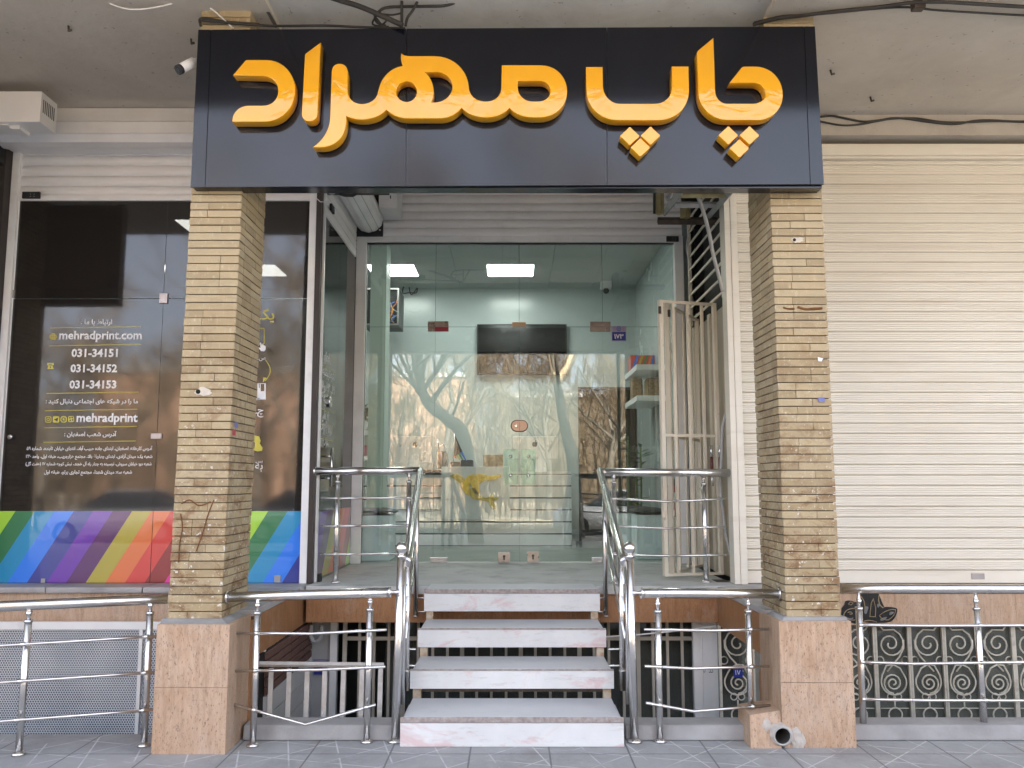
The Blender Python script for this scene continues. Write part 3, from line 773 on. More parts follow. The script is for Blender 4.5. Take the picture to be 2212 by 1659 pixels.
for rr_, yy in ((.0512, 5.052), (.054, 5.058), (.060, 5.075), (.066, 5.10)):
    rings.append([b.bm.verts.new((c.x+(rr_+(rr_-.0512)*1.0*noise.noise((math.cos(2*PI*q/n)*2, math.sin(2*PI*q/n)*2, 3)))*math.cos(2*PI*q/n), yy, max(.001, c.z+(rr_+(rr_-.0512)*noise.noise((math.cos(2*PI*q/n)*2, math.sin(2*PI*q/n)*2, 7)))*math.sin(2*PI*q/n)))) for q in range(n)])
for i in range(3):
    for q in range(n): b._done(b.bm.faces.new((rings[i][q], rings[i][(q+1) % n], rings[i+1][(q+1) % n], rings[i+1][q])), PLAS, True)
b.build('mortar_collar', None, t)
for dx, dz, r_, sd_ in ((.085, -.02, .045, 5), (.115, -.035, .03, 9), (-.075, .045, .03, 12)):
    b = MB(); b.bm = blob((c.x+dx, 5.088 if dx > 0 else 5.10, c.z+dz), r_, (.8, .22, 1.3), PLAS, sd_); b.build('mortar_patch', PLAS, t)

# ------------------------------------------------------------------ the shop sign
YS = 5.0
sg = thing('shop_sign', 'black fascia sign with raised orange lettering spanning both brick pillars', 'sign', (0, YS, 3.7))
def sv(u, top):                                                   # top / bottom edges of the board
    return P(u, (64+(u-427.7)*(56.7-64)/(1760.5-427.7)) if top else (404.5+(u-410)*(398-404.5)/(1781-410)), YS)
seams = [(427.7, 411), (456, 443), (877.5, 877), (1311, 1311.5), (1737, 1750.5), (1761, 1780.5)]
for (a, c), (d, e) in zip(seams[:-1], seams[1:]):
    g = .0012
    A, B, D, E_ = sv(a, True), sv(c, False), sv(d, True), sv(e, False)
    q = [B+Vector((g, 0, 0)), E_-Vector((g, 0, 0)), D-Vector((g, 0, 0)), A+Vector((g, 0, 0))]
    b = MB(); b.hexa(q, [p+Vector((0, .02, 0)) for p in q], SIGN, .002); b.build('panel', None, sg)
b = MB(); A, B, D, E_ = sv(430, True), sv(414, False), sv(1758, True), sv(1778, False)
q = [B, E_, D, A]; q = [p+Vector((0, .021, .03 if i_ < 2 else -.02)) for i_, p in enumerate(q)]; b.hexa(q, [p+Vector((0, .10, 0)) for p in q], simple('sign_bounce_sheet', (.55, .55, .55), .6)); b.build('backing', None, sg)  # unseen pale back, added to bounce ground light onto the entrance shutter
b = MB(); A, B, D, E_ = sv(430, True), sv(414, False), sv(1758, True), sv(1778, False); b.box(B.x, E_.x, YS+.021, YS+.115, B.z+.002, B.z+.028, SIGN); b.build('lower_return', None, sg)
YL, DL = 4.915, .078
def crop2(x, y): q = P(470.05+.35*x, 55.3+.35*y, YL); return (q.x, q.z)
def crop3(x, y): q = P(1216.6+.25*x, 55.3+.25*y, YL); return (q.x, q.z)
def letter(path, tr, holes=()):
    lp = [[tr(*p) for p in l] for l in parse(path)]
    return lp+[[tr(*p) for p in h] for h in holes]
LET = [
 ('M 100 303 L 175 216 C 177 214 180 214 185 214 L 300 214 C 400 214 474 295 475 395 C 476 500 400 590 292 590 L 92 590 C 92 540 130 500 185 496 L 280 496 C 335 496 378 455 376 400 C 376 345 330 307 270 307 L 100 303 Z', crop2, ()),
 ('M 634 108 L 613 545 C 612 572 590 588 567 588 C 540 588 520 570 522 540 L 541 186 C 541 180 543 176 548 172 Z', crop2, ()),
 ('M 706 290 C 706 255 725 237 752 237 C 780 237 800 255 800 290 L 799 400 C 800 450 840 485 888 486 C 935 486 975 462 988 425 C 998 385 1005 350 1030 318 C 1060 278 1105 254 1147 250 C 1135 230 1130 200 1136 174 C 1147 186 1165 190 1200 190 L 1340 190 C 1450 190 1540 270 1548 380 C 1552 440 1600 470 1655 470 C 1710 470 1752 440 1754 380 L 1756 246 L 1995 246 C 2090 246 2155 320 2155 405 C 2155 500 2080 564 1985 564 L 1945 564 C 1880 562 1830 540 1802 503 C 1770 545 1710 564 1655 564 C 1600 564 1540 545 1506 503 C 1470 550 1420 570 1370 570 L 1180 570 C 1130 570 1080 555 1042 515 C 1010 555 950 577 890 577 C 850 577 815 568 792 553 L 790 600 C 785 690 720 748 640 748 L 595 748 C 660 700 695 640 697 555 L 706 290 Z '
  'M 1270 282 L 1345 282 C 1410 282 1452 330 1452 375 C 1452 430 1400 475 1340 476 L 1315 476 C 1345 420 1335 330 1270 282 Z '
  'M 1850 338 L 1985 338 C 2030 338 2056 370 2056 400 C 2056 445 2020 470 1980 470 L 1945 470 C 1890 470 1852 430 1850 380 Z', crop2, (circle(1166, 407, 66),)),
 ('M 200 360 L 337 360 L 340 520 C 345 620 420 678 490 678 L 790 678 C 870 678 940 625 942 540 L 942 356 L 1080 356 L 1084 560 C 1084 700 980 812 820 814 L 470 814 C 310 812 205 690 204 560 Z', crop3, ()),
 ('M 1295 112 L 1310 560 C 1315 635 1360 677 1420 677 L 1640 677 C 1700 677 1752 640 1752 600 C 1752 540 1710 490 1650 490 L 1445 490 L 1545 365 C 1552 358 1560 356 1575 356 L 1660 356 C 1790 356 1895 460 1895 600 C 1895 720 1800 812 1680 812 L 1420 812 C 1280 812 1180 700 1172 590 L 1160 240 C 1160 228 1163 222 1170 216 Z', crop3, ())]
for path, tr, holes in LET:
    outline('letter', letter(path, tr, holes), YL, DL, ORANGE, sg, .0025)
for cx, cy in ((576, 953), (755, 950), (667, 1052), (1427, 947), (1610, 947), (1522, 1060)):
    pts = []
    for k in range(4):                                             # rounded square standing on a corner
        a = PI/2*k; ux, uy = math.cos(a), math.sin(a)
        tx, ty = -uy, ux
        tip = (cx+84*ux, cy+80*uy)
        pts += [(tip[0]-16*ux-13*tx, tip[1]-16*uy-13*ty), (tip[0]-6*ux-5*tx, tip[1]-6*uy-5*ty), (tip[0]-6*ux+5*tx, tip[1]-6*uy+5*ty), (tip[0]-16*ux+13*tx, tip[1]-16*uy+13*ty)]
    outline('letter_dot', [[crop3(*p) for p in pts]], YL, DL, ORANGE, sg, .002)
# studs holding the letters
b = MB()
for u, v in ((222, 768), (558, 757), (930, 753), (1238, 755)):
    q = P(719+.35*u, .35*v, YL+.06); b.sphere(q, .004, CHROME, 8, 6)
sb = b.build('letter_stud', None, sg); sb['kind'] = 'stuff'
# ------------------------------------------------------------------ camera spotlight left of the sign
t = thing('security_camera', 'white bullet camera with black front left of the black sign', 'camera', tuple(P(405, 146, 5.06)))
a, c = P(386, 151, 4.99), P(424, 131, 5.06); d = (a-c).normalized()
b = MB(); b.tube([c+d*.02, a-d*.02], .030, WHITE, 18); b.tube([c, c+d*.03], [.018, .026], WHITE, 14); b.build('housing', None, t)
b = MB(); b.tube([a-d*.02, a+d*.006], .0305, BLACK, 18); b.tube([a+d*.006, a+d*.007], .022, simple('lens', (.01, .01, .015), .1), 14); b.build('lens_ring', None, t)
b = MB(); b.tube([c-d*.001, c-d*.03, c-d*.05+Vector((0, .04, 0))], .014, WHITE, 12); b.build('bracket', None, t)

# ------------------------------------------------------------------ roller shutters
def slats(b, x0, x1, Y, z0, z1, pitch, m, depth=.016, ribs=0, back=.014):
    """a curtain of interlocking slats: each slat a shallow bowed face with a shadow groove under it"""
    z = z0
    while z < z1-1e-4:
        h = min(pitch, z1-z); prof = []
        n = 5
        g = .006
        prof = [(Y+.010, z), (Y+.004, z+.001), (Y+.002, z+g)]
        for i in range(1, n):
            f = i/n; prof.append((Y-depth*.35*math.sin(PI*f), z+g+(h-2*g)*f))
        prof += [(Y+.002, z+h-g), (Y+.004, z+h-.004), (Y+.010, z+h-.0035)]
        if ribs:
            pr_ = []
            zz = lambda f: z+h*f
            pr_ = [(Y+.009, z), (Y+.001, z+.004)]
            for i in range(ribs):
                f0 = .10+.82*i/ribs; f1 = .10+.82*(i+1)/ribs
                pr_ += [(Y-.003, zz(f0)), (Y-.0045, zz(f0+.3*(f1-f0))), (Y-.003, zz(f1-.035)), (Y+.001, zz(f1-.012))]
            pr_ += [(Y-.001, zz(.95)), (Y+.009, z+h-.003)]
            prof = pr_
        fr = [b.bm.verts.new((x0, y, q)) for y, q in prof]; fb = [b.bm.verts.new((x1, y, q)) for y, q in prof]
        for i in range(len(prof)-1): b._done(b.bm.faces.new((fr[i], fb[i], fb[i+1], fr[i+1])), m, False)
        z += h
    b.box(x0, x1, Y+.012, Y+.012+back, z0, z1, m)
# right: large closed cream shutter
t = thing('roller_shutter', 'large closed cream ribbed roller shutter behind right brick pillar', 'shutter', (3.5, YW, ZL), 'roller shutters of the shops')
ztop = P(2000, 340, YW).z
b = MB(); slats(b, 1.80, 5.6, YW, ZL+.10, ztop, .0812, CREAM, ribs=4); b.build('curtain', None, t)
b = MB(); b.box(1.80, 5.6, YW-.014, YW+.02, ZL+.004, ZL+.098, CREAM, .004); b.box(1.80, 5.6, YW-.018, YW-.0142, ZL+.085, ZL+.094, CREAM); b.build('bottom_bar', None, t)
b = MB(); z0, z1 = P(2000, 338, 6.69).z, P(2000, 312, 6.69).z
b.box(1.80, 5.6, 6.66, 6.80, z0, z1-.004, CREAM, .01); b.box(1.80, 5.6, 6.68, 6.80, z0-.02, z0-.002, CREAM); b.build('hood', None, t)
b = MB(); b.box(1.70, 1.745, 6.66, 6.80, ZL+.002, 4.25, CREAM, .003); b.box(1.7465, 1.799, 6.655, 6.80, ZL+.002, 4.25, CREAM, .003); b.build('guide_rail', None, t)
b = MB(); q = P(2113, 1245, YW-.02); b.box(q.x-.05, q.x+.05, YW-.022, YW-.0145, q.z-.022, q.z+.022, M('lock_plate_grey', (.42, .38, .36), None, .5), .003); b.build('lock_plate', None, t)
# left: white shutter rolled up over the display window
t = thing('roller_shutter', 'white roller shutter rolled up above the dark display window', 'shutter', (-2.8, YW, 3.9), 'roller shutters of the shops')
zb = P(200, 433, YW-.02).z; zt = P(200, 321, YW).z
b = MB(); slats(b, -4.0, -1.575, YW, zb+.045, zt+.10, .0855, WHITE, .03); b.build('curtain', None, t)
b = MB(); b.box(-4.0, -1.575, YW-.02, YW+.04, zb, zb+.043, WHITE, .004); b.build('bottom_bar', None, t)
b = MB()                                                            # bulging hood of wide bent panels
ys = [(6.47, ZC-.003)]
pr_ = [P(200, v, y) for v, y in ((233, 6.47), (262, 6.43), (288, 6.43), (308, 6.47), (317, 6.53), (321, 6.62))]
pr_ = [(q.y, q.z) for q in pr_]+[(6.72, P(200, 321, 6.62).z+.0)]
for i in range(len(pr_)-1):
    (y0, z0), (y1, z1) = pr_[i], pr_[i+1]
    b.hexa([(-4.05, y0, z0-.0015), (-1.575, y0, z0-.0015), (-1.575, y0+.03, z0-.0015), (-4.05, y0+.03, z0-.0015)][::1],
           [(-4.05, y1, z1+.0015), (-1.575, y1, z1+.0015), (-1.575, y1+.03, z1+.0015), (-4.05, y1+.03, z1+.0015)], WHITE)
b.build('hood', None, t)
for u0, v0, u1, v1 in ((47, 414, 86, 428),):
    x0, x1, z0, z1 = rect(u0, v0, u1, v1, YW-.04)
    b = MB(); b.box(x0, x1, YW-.042, YW-.022, z0, z1, BLACK, .004)
    for k in range(4): b.sphere((x0+.07+.03*(k % 2), YW-.043, z0+.012+.02*(k//2)), .004, CHROME, 8, 6)
    b.build('stop_bracket', None, t)
b = MB(); b.box(-4.06, -4.00, YW-.035, YW+.03, ZL+.002, 4.22, WHITE2, .004); b.build('guide_rail', None, t)
b = MB(); b.box(-1.635, -1.578, YW-.035, YW+.03, ZL+.002, 3.98, WHITE2, .004); b.build('guide_rail', None, t)
b = MB(); b.hexa([(-4.10, 6.45, 4.06), (-4.07, 6.45, 4.06), (-4.07, 6.75, 4.0), (-4.10, 6.75, 4.0)], [(-4.10, 6.45, 4.30), (-4.07, 6.45, 4.30), (-4.07, 6.75, 4.42), (-4.10, 6.75, 4.42)], BLACK, .004); b.build('end_plate', None, t)
# shutter motor box hung in front at far left
t = thing('motor_box', 'white sheet metal box under the soffit at left edge above the rolled shutter', 'box', tuple(P(60, 240, 6.0)))
A = P(0, 197, 6.0); q0 = P(91.7, 197, 6.0); q1 = P(84, 263, 6.0)
x1 = (q0.x+q1.x)/2
b = MB(); b.box(x1-.9, x1, 6.0, 6.22, q1.z, q0.z, WHITE, .004); b.build('case', None, t)
b = MB(); b.box(x1-.45, x1-.25, 6.03, 6.2, q1.z-.012, q1.z-.001, WHITE, .002); b.hexa([(x1-.24, 6.06, q1.z-.03), (x1-.18, 6.06, q1.z-.03), (x1-.18, 6.2, q1.z-.03), (x1-.24, 6.2, q1.z-.03)], [(x1-.28, 6.06, q1.z-.001), (x1-.18, 6.06, q1.z-.001), (x1-.18, 6.2, q1.z-.001), (x1-.28, 6.2, q1.z-.001)], WHITE); b.build('bottom_flap', None, t)
b = MB()
for k in range(7): b.box(x1, x1+.0015, 6.03+.024*k, 6.040+.024*k, q0.z-.15, q0.z-.05, simple('barcode_black', (.04, .04, .04)))
lb = b.build('barcode', None, t); lb['kind'] = 'stuff'
# entrance shutter above the glass doors
t = thing('roller_shutter', 'white roller shutter rolled up above the glass entrance doors', 'shutter', (0, YD, 4.1), 'roller shutters of the shops')
z0 = P(1100, 509, YD-.05).z
b = MB(); slats(b, -1.56, 1.70, YD-.05, z0, 4.495, .0845, WHITE, .03); b.build('curtain', None, t)
x0, x1, za, zb = rect(1440, 510, 1466, 521.5, YD-.09)
b = MB(); b.box(x0, x1, YD-.095, YD-.07, za, zb, BLACK, .004)
for k in range(4): b.sphere((x0+.06+.03*(k % 2), YD-.097, za+.012+.022*(k//2)), .004, CHROME, 8, 6)
b.build('stop_bracket', None, t)
# side roll over the left side door: a slatted drum running back
t = thing('roller_shutter', 'white shutter drum running back over the side door, black end plate', 'shutter', (-1.4, 7.5, 4.1), 'roller shutters of the shops')
xa, xb, za, zb = rect(762, 450, 828, 510, 8.28)
b = MB(); b.box(xa, xb, 8.28, 8.30, min(za, zb), 4.49, BLACK); b.sphere((xa+.03, 8.278, za+.06), .012, CHROME, 8, 6); b.sphere((xb-.03, 8.278, za+.06), .012, CHROME, 8, 6); b.build('end_plate', None, t)
r = (xb-xa)*.47; c = ((xa+xb)/2+.01, za+.035+r)
b = MB(); n = 12; prof = []
ring = lambda y, rr: [b.bm.verts.new((c[0]+rr*math.cos(2*PI*(k+.5)/n), y, c[1]+rr*math.sin(2*PI*(k+.5)/n))) for k in range(n)]
for k in range(n):
    a0, a1 = 2*PI*(k+.5)/n, 2*PI*(k+1.5)/n
    f = [(c[0]+r*math.cos(a), 6.55, c[1]+r*math.sin(a)) for a in (a0+.02, (a0+a1)/2, a1-.02)]
    f[1] = (c[0]+r*1.03*math.cos((a0+a1)/2), 6.55, c[1]+r*1.03*math.sin((a0+a1)/2))
    i = [(c[0]+r*.93*math.cos(a), 6.55, c[1]+r*.93*math.sin(a)) for a in (a1-.02, a0+.02)]
    ol = f+i; b.hexa(ol, [(x, 8.27, z) for x, y, z in ol], WHITE)
b.tube([(c[0], 6.56, c[1]), (c[0], 8.25, c[1])], r*.92, DARKSTEEL, 16)
b.build('drum', None, t)
zs = PX(699, 459.5, -1.555).z
b = MB()
for k in range(6):
    z = zs+.0+.085*k; b.hexa([(-1.557, 6.80, z), (-1.542, 6.80, z+.004), (-1.542, 8.27, z+.004), (-1.557, 8.27, z)], [(-1.557, 6.80, z+.081), (-1.542, 6.80, z+.077), (-1.542, 8.27, z+.077), (-1.557, 8.27, z+.081)], WHITE)
b.box(-1.575, -1.5575, 6.80, 8.27, zs, zs+.52, DARKSTEEL); b.build('curtain', None, t)
b = MB(); q = PX(713, 448, -1.54); b.box(-1.5405, -1.52, q.y-.02, q.y+.10, q.z-.03, q.z+.03, BLACK, .004); b.sphere((-1.518, q.y+.05, q.z), .008, CHROME, 8, 6); b.build('stop_bracket', None, t)
t = thing('motor_box', 'white motor cover box beside the shutter drum above the entrance', 'box', (-1.1, 8.0, 4.3))
x0, x1, z0, z1 = rect(818, 408, 858, 449, 7.9)
b = MB(); b.box(x0, x1, 7.9, 8.28, z0, 4.49, WHITE, .004); b.build('case', None, t)
b = MB(); b.box((x0+x1)/2+.02, (x0+x1)/2+.03, 7.895, 7.8995, z0+.09, z0+.12, BLACK); b.build('key_slot', None, t)
# conduit and pipe end under the sign
t = thing('conduit', 'white pipe stub and looped black cable under the sign above the side door', 'pipe', tuple(P(705, 412, 6.2)))
b = MB(); b.tube([P(705, 404, 6.2), P(718, 413, 6.3)], .03, PVC, 14); b.build('pipe_stub', None, t)
b = MB(); b.tube([P(732, 418, 6.2), P(745, 422, 6.2), P(762, 422.5, 6.2), P(770, 418, 6.2), P(775, 412, 6.2)], .012, CABLE, 8); b.build('cable_loop', None, t)
b = MB(); b.tube([P(676, 405, 6.6), P(680, 425, 6.6), P(692, 436, 6.6), P(706, 436, 6.62), P(732, 428, 6.64)], .003, WHITE, 6); b.build('thin_wire', None, t)
b = MB(); b.pbox(700, 407, 840, 418, 6.9, .04, DARKSTEEL); tag(b.build('angle_iron'), 'dark steel angle crossing under the sign above the shutter drum', 'bracket')

# ------------------------------------------------------------------ dark display window with lettering
dw = thing('display_window', 'dark film covered display window with white contact lettering and rainbow stripes', 'window', (-2.8, YW, ZL))
XL, XR = -4.0, -1.634
zt = P(200, 434, YW).z; ztr = P(300, 645, YW).z; xs_ = P(341, 900, YW).x
b = MB()
b.build('x') if False else None
PANES = ((XL, xs_-.002, ZL+.003, ztr-.003), (xs_+.002, XR, ZL+.003, ztr-.003), (XL, xs_-.002, ztr+.003, zt), (xs_+.002, XR, ztr+.003, zt))
for x0, x1, z0, z1 in PANES:
    b = MB(); b.box(x0, x1, YW, YW+.01, z0, z1); b.build('glass_pane', FILM, dw)
b = MB(); b.box(XL-.001, XR, YW-.012, YW+.02, zt+.002, zt+.012, BLACK); b.box(XL, XL+.006, YW-.006, YW-.001, ZL+.003, zt, WHITE2); b.build('seal', None, dw)
for u0, v0, u1, v1 in ((343, 633, 362, 655), (325, 936, 349, 948), (23, 626, 30, 643)):
    b = MB(); b.pbox(u0, v0, u1, v1, YW-.014, .034, M('satin_clamp', (.40, .37, .37), (.33, .3, .3), .35, .6), .003); b.build('glass_clamp', None, dw)
b = MB(); q = P(24.5, 944, YW-.01); b.lathe((q.x, YW-.035, q.z), [(.010, 0), (.018, .003), (.020, .010), (.012, .018), (.012, .034)], CHROME, 16, 'y'); b.build('door_knob', None, dw)
for u in (88, 327):
    pass
YT = YW-.0025
T_ = lambda s, u0, u1, v, h=None, m=TXTW, fa=False, bold=.0: ptext(s, u0, u1, v, YT, m, dw, hgt=h, fa=fa, bold=bold)
px = 6.6/F
T_('ارتباط با ما :', 175, 242, 700, None, fa=True, bold=.022)
T_('mehradprint.com', 127.5, 306, 732.5, None, bold=.022)
for i, (a, c, v) in enumerate(((154, 254, 770.5), (152, 252.5, 803.5), (149.5, 251, 838.5))):
    T_('031-3415%d' % (i+1), a, c, v, None, bold=.03)
T_('ما را در شبکه های اجتماعی دنبال کنید :', 98.5, 298, 871, None, fa=True, bold=.022)
T_('mehradprint', 165, 297, 911, None, bold=.024)
T_('آدرس شعب اصفهان :', 138.5, 251.5, 942, None, fa=True, bold=.022)
T_('آدرس کارخانه: اصفهان، ابتدای جاده حبیب آباد، انتهای خیابان تابنده، شماره ۵۹', 57.5, 329, 972, -1.15, fa=True, bold=.02)
T_('شعبه یک: میدان آزادی، ابتدای چهارباغ بالا، مجتمع هزارجریب، طبقه اول، واحد ۲۳۰', 55.5, 329, 989, -1.15, fa=True, bold=.02)
T_('شعبه دو: خیابان سروش، نرسیده به چهار راه آل خجند، نبش کوچه شماره ۱۷ (هفت گل)', 55, 327.5, 1005, -1.15, fa=True, bold=.02)
T_('شعبه سه: میدان شهدا، مجتمع تجاری پرتو، طبقه اول', 95, 285, 1023, -1.15, fa=True, bold=.02)
b = MB()
for u0, v0, u1, v1 in ((108, 708, 305, 706), (106, 747, 304, 744), (100, 850, 300, 847), (97, 887, 297, 884), (96, 924, 296, 921), (94, 955.5, 294, 952.5)):
    p0, p1 = P(u0, v0, YT), P(u1, v1, YT); h = Vector((0, 0, .0022)); b.poly([p0-h, p1-h, p1+h, p0+h], TXTY)
b.build('rule_lines', None, dw)
# icons
def icon(name, loops, m, Y=YT, parent=dw): return outline(name, loops, Y, .0008, m, parent)
def pxl(pts): return [(P(u, v, YT).x, P(u, v, YT).z) for u, v in pts]
def rr(u0, v0, u1, v1, r):
    pts = []
    for cx, cy, a in ((u1-r, v0+r, -90), (u1-r, v1-r, 0), (u0+r, v1-r, 90), (u0+r, v0+r, 180)):
        pts += [(cx+r*math.cos(R(a+t)), cy+r*math.sin(R(a+t))) for t in (0, 30, 60, 90)]
    return pts
gl = [pxl(circle(114.8, 727.5, 8))]
for k in range(4):
    v = 722.5+k*3.4; gl.append(pxl([(108.5, v), (112.2, v), (112.2, v+1.6), (108.5, v+1.6)])); gl.append(pxl([(117.4, v), (121.1, v), (121.1, v+1.6), (117.4, v+1.6)])); gl.append(pxl([(113, v), (116.6, v), (116.6, v+1.6), (113, v+1.6)]))
icon('globe_icon', gl, TXTY)
icon('telephone_icon', [pxl([(102, 784), (116, 784), (116, 789), (113, 789), (113, 787), (105, 787), (105, 789), (102, 789)]), pxl([(104.5, 789.5), (113.5, 789.5), (116, 797), (102, 797)]), pxl(circle(109, 793, 1.8, 10))], TXTY)
u = 97
icon('social_icon', [pxl(rr(97, 899, 111, 913, 4)), pxl(rr(98.6, 900.6, 109.4, 911.4, 3)), pxl(circle(104, 906, 3.6)), pxl(circle(104, 906, 2.2))], TXTY)
icon('social_icon', [pxl(rr(114, 899, 128, 913, 3)), pxl([(116, 906.5), (126, 901.5), (124, 911), (120, 908.5)])], TXTY)
icon('social_icon', [pxl(rr(130.5, 899, 144.5, 913, 5)), pxl(circle(137.5, 906, 5)), pxl(circle(138, 905.5, 3)), pxl(circle(139, 905, 1.5, 8))], TXTY)
icon('social_icon', [pxl(rr(147, 899, 160, 912, 3))]+[pxl(circle(150.8+5.2*(k % 2)+.8*(k//2), 902.6+5.4*(k//2)-.8*(k % 2), 1.9, 12)) for k in range(4)], TXTY)
# right hand part, partly behind the pillar
def tr(s, u0, u1, v, m=TXTW, **kw): return ptext(s, u0, u1, v, YT, m, dw, fa=True, **kw)
tr('یک', 552, 592, 690, TXTY, bold=.01)
icon('frame_icon', [pxl(rr(540, 708.5, 571.5, 744, 3)), pxl(rr(541.5, 710, 570, 742.5, 2))], TXTY)
icon('hand_icon', [pxl([(561, 740), (563.5, 740), (565, 745), (566, 744), (567.5, 744.5), (568.5, 744.5), (571, 746), (574, 748), (573.5, 755), (571, 759), (564, 758.5), (559, 752), (560.5, 750.5), (563, 752), (561.5, 744)])], TXTW)
tr('سـ', 556, 573, 777)
b = MB(); pts = [P(573+11*math.sin(PI*k/10)*1.0, 777+46*k/10, YT) for k in range(11)]
for a, c in zip(pts[:-1], pts[1:]):
    d = Vector((.006, 0, 0)); b.poly([a-d*.5, a+d*.5, c+d*.5, c-d*.5], TXTY)
q = pts[-1]; b.poly([q+Vector((-.018, 0, -.01)), q+Vector((.012, 0, .024)), q+Vector((-.016, 0, .03))], TXTY); b.build('arrow', None, dw)
icon('printer_icon', [pxl([(556, 828), (574, 828), (574, 863), (556, 863)]), pxl([(559, 828.5), (561, 828.5), (561, 838), (559, 838)]), pxl([(563, 829), (571, 829), (571, 845), (563, 845)])], TXTW)
icon('printer_foot', [pxl([(548, 860), (562, 860), (562, 864), (548, 864)])], TXTW)
tr('چـ', 550, 569, 893)
icon('map_icon', [pxl([(545, 942), (553, 941), (560, 943), (563, 952), (561, 958), (567, 967), (566, 974), (556, 975), (545, 972)])], TXTY)
tr('بسـ', 551, 567, 999); tr('به', 551, 567, 1014)
# rainbow band
COLS = ['yellowgreen', 'darkgreen', 'teal', 'azure', 'navy', 'purple', 'plum', 'olive', 'orange', 'scarlet', 'darkred', 'pink', 'pink2']
CV = [(.36, .66, .05), (.02, .18, .07), (.01, .26, .50), (.02, .20, .80), (.035, .05, .28), (.14, .03, .38), (.09, .015, .12), (.42, .35, .04), (.70, .17, .045), (.62, .05, .04), (.26, .02, .02), (.70, .03, .30), (.75, .2, .35)]
BAND = []
for n_, c_ in zip(COLS, CV):
    k = N('band_'+n_); k.col(c_); k.set(.35, 0, 1, .5); k.b.inputs['Coat Roughness'].default_value = .0; BAND.append(k.m)
def band(parent, x0, x1, z0, z1, Y, uoff=0, xf=None):
    b = MB()
    bx = lambda cx: P((cx)*.35, 1103, YW).x
    dx = P(101, 1258, YW).x-P(0, 1258, YW).x
    sh = (bx(455)-P(165*.35, 1258, YW).x)
    pitch = bx(97+119.9)-bx(97)
    for k in range(-4, 24):
        xr_ = bx(97)+pitch*k+uoff; xl = xr_-pitch
        q = clip([(xl-sh, z0), (xr_-sh, z0), (xr_, z1), (xl, z1)], x0, x1, z0, z1)
        if len(q) > 2:
            m = BAND[(k) % 13]
            b.poly([(xf(p) if xf else (p[0], Y, p[1])) for p in q], m)
    return b.build('rainbow_band', None, parent)
zb1 = P(200, 1104, YW).z
band(dw, XL, xs_-.002, ZL+.006, zb1, YT+.0005); band(dw, xs_+.002, XR, ZL+.006, zb1, YT+.0005)
b = MB(); b.pbox(592, 1243, 606, 1258, YW-.01, .02, GREYM); b.pbox(88, 1250, 97, 1259, YW-.01, .02, GREYM); b.build('floor_clip', None, dw)
# posts of the corner
b = MB(); b.box(-1.5775, -1.535, 6.70, 6.80, ZL+.002, 4.2, BROWN, .003); tag(b.build('corner_post'), 'dark brown metal corner post between display window and side door', 'post')
b = MB(); b.box(-4.22, -4.063, 6.62, 6.80, -.2, 4.3, BROWN, .004); tag(b.build('metal_post'), 'dark brown metal post at left edge beside the display window', 'post')
t = thing('neighbour_window', 'narrow strip of a second dark window at the left picture edge', 'window', (-5, 6.8, ZL))
b = MB(); b.box(-5.4, -4.30, YW+.02, YW+.03, ZL, 3.9, FILM); b.build('glass_pane', None, t)
b = MB(); b.hexa([(-4.30, 6.70, ZL), (-4.225, 6.70, ZL), (-4.225, 6.78, ZL), (-4.30, 6.78, ZL)], [(-4.30, 6.70, 4.1), (-4.225, 6.70, 4.1), (-4.225, 6.78, 4.1), (-4.30, 6.78, 4.1)], WHITE2, .003); b.box(-5.4, -4.30, 6.70, 6.78, 3.9, 4.4, WHITE); b.build('frame', None, t)

# ------------------------------------------------------------------ side glass door on the left return
sd = thing('side_glass_door', 'dark side glass door with lock and bar handle beside the landing', 'door', (-1.55, 7.5, ZL))
b = MB(); b.box(-1.535, -1.518, 6.76, 6.80, ZL+.002, 3.97, WHITE2, .002); b.build('frame', None, sd)
b = MB(); b.box(-1.560, -1.550, 6.82, 7.55, ZL+.01, zs-.01); b.build('glass_pane', FILM, sd)
b = MB(); b.box(-1.560, -1.550, 7.556, 8.30, ZL+.01, zs-.01); b.build('glass_pane', FILM, sd)
b = MB(); q = PX(712.5, 868, -1.54); 
b.lathe((-1.548, q.y, q.z), [(.048, 0), (.048, .014), (.04, .02)], CHROME, 20, 'x'); b.box(-1.528, -1.524, q.y-.012, q.y+.012, q.z-.004, q.z+.004, BLACK); b.build('lock', None, sd)
b = MB(); q = PX(720, 910, -1.50)
ya = PX(716, 1000, -1.49).y
za, zb = PX(716, 967, -1.49).z, PX(716, 1052, -1.49).z
b.tube([(-1.49, ya, zb), (-1.49, ya, za)], .012, STEEL, 12)
for f in (.22, .78): b.tube([(-1.55, ya, zb+(za-zb)*f), (-1.49, ya, zb+(za-zb)*f)], .008, STEEL, 10)
b.build('bar_handle', None, sd)
XT = -1.5475
yA, yB = 6.93, 7.42
side = lambda y, z: (XT, y, z)
for s_, v, f0, f1 in (('ساعت کاری', 777, .1, .62), ('شنبه تا پنجشنبه', 808, .05, .95), ('۹ الی ۱۳:۳۰ و ۱۷', 840, 0, 1), ('پنجشنبه ۹', 868, .05, .7), ('تلفن تماس', 904, .1, .6), ('۰۹۱۳۵۷۱۷', 937, .05, .9), ('۰۹۷۰۰-۵۸۸', 967, .05, .6)):
    z = PX(697, v, XT).z
    text(s_, yA+f0*(yB-yA), yA+f1*(yB-yA), z, TXTW, sd, xf=side, fa=True, bold=.01, hgt=.075 if len(s_) > 10 else .09)
b = MB()
for v in (789, 884, 918, 948):
    z = PX(697, v, XT).z; b.poly([(XT, yA, z), (XT, yB, z), (XT, yB, z+.003), (XT, yA, z+.003)], TXTY)
b.build('rule_lines', None, sd)
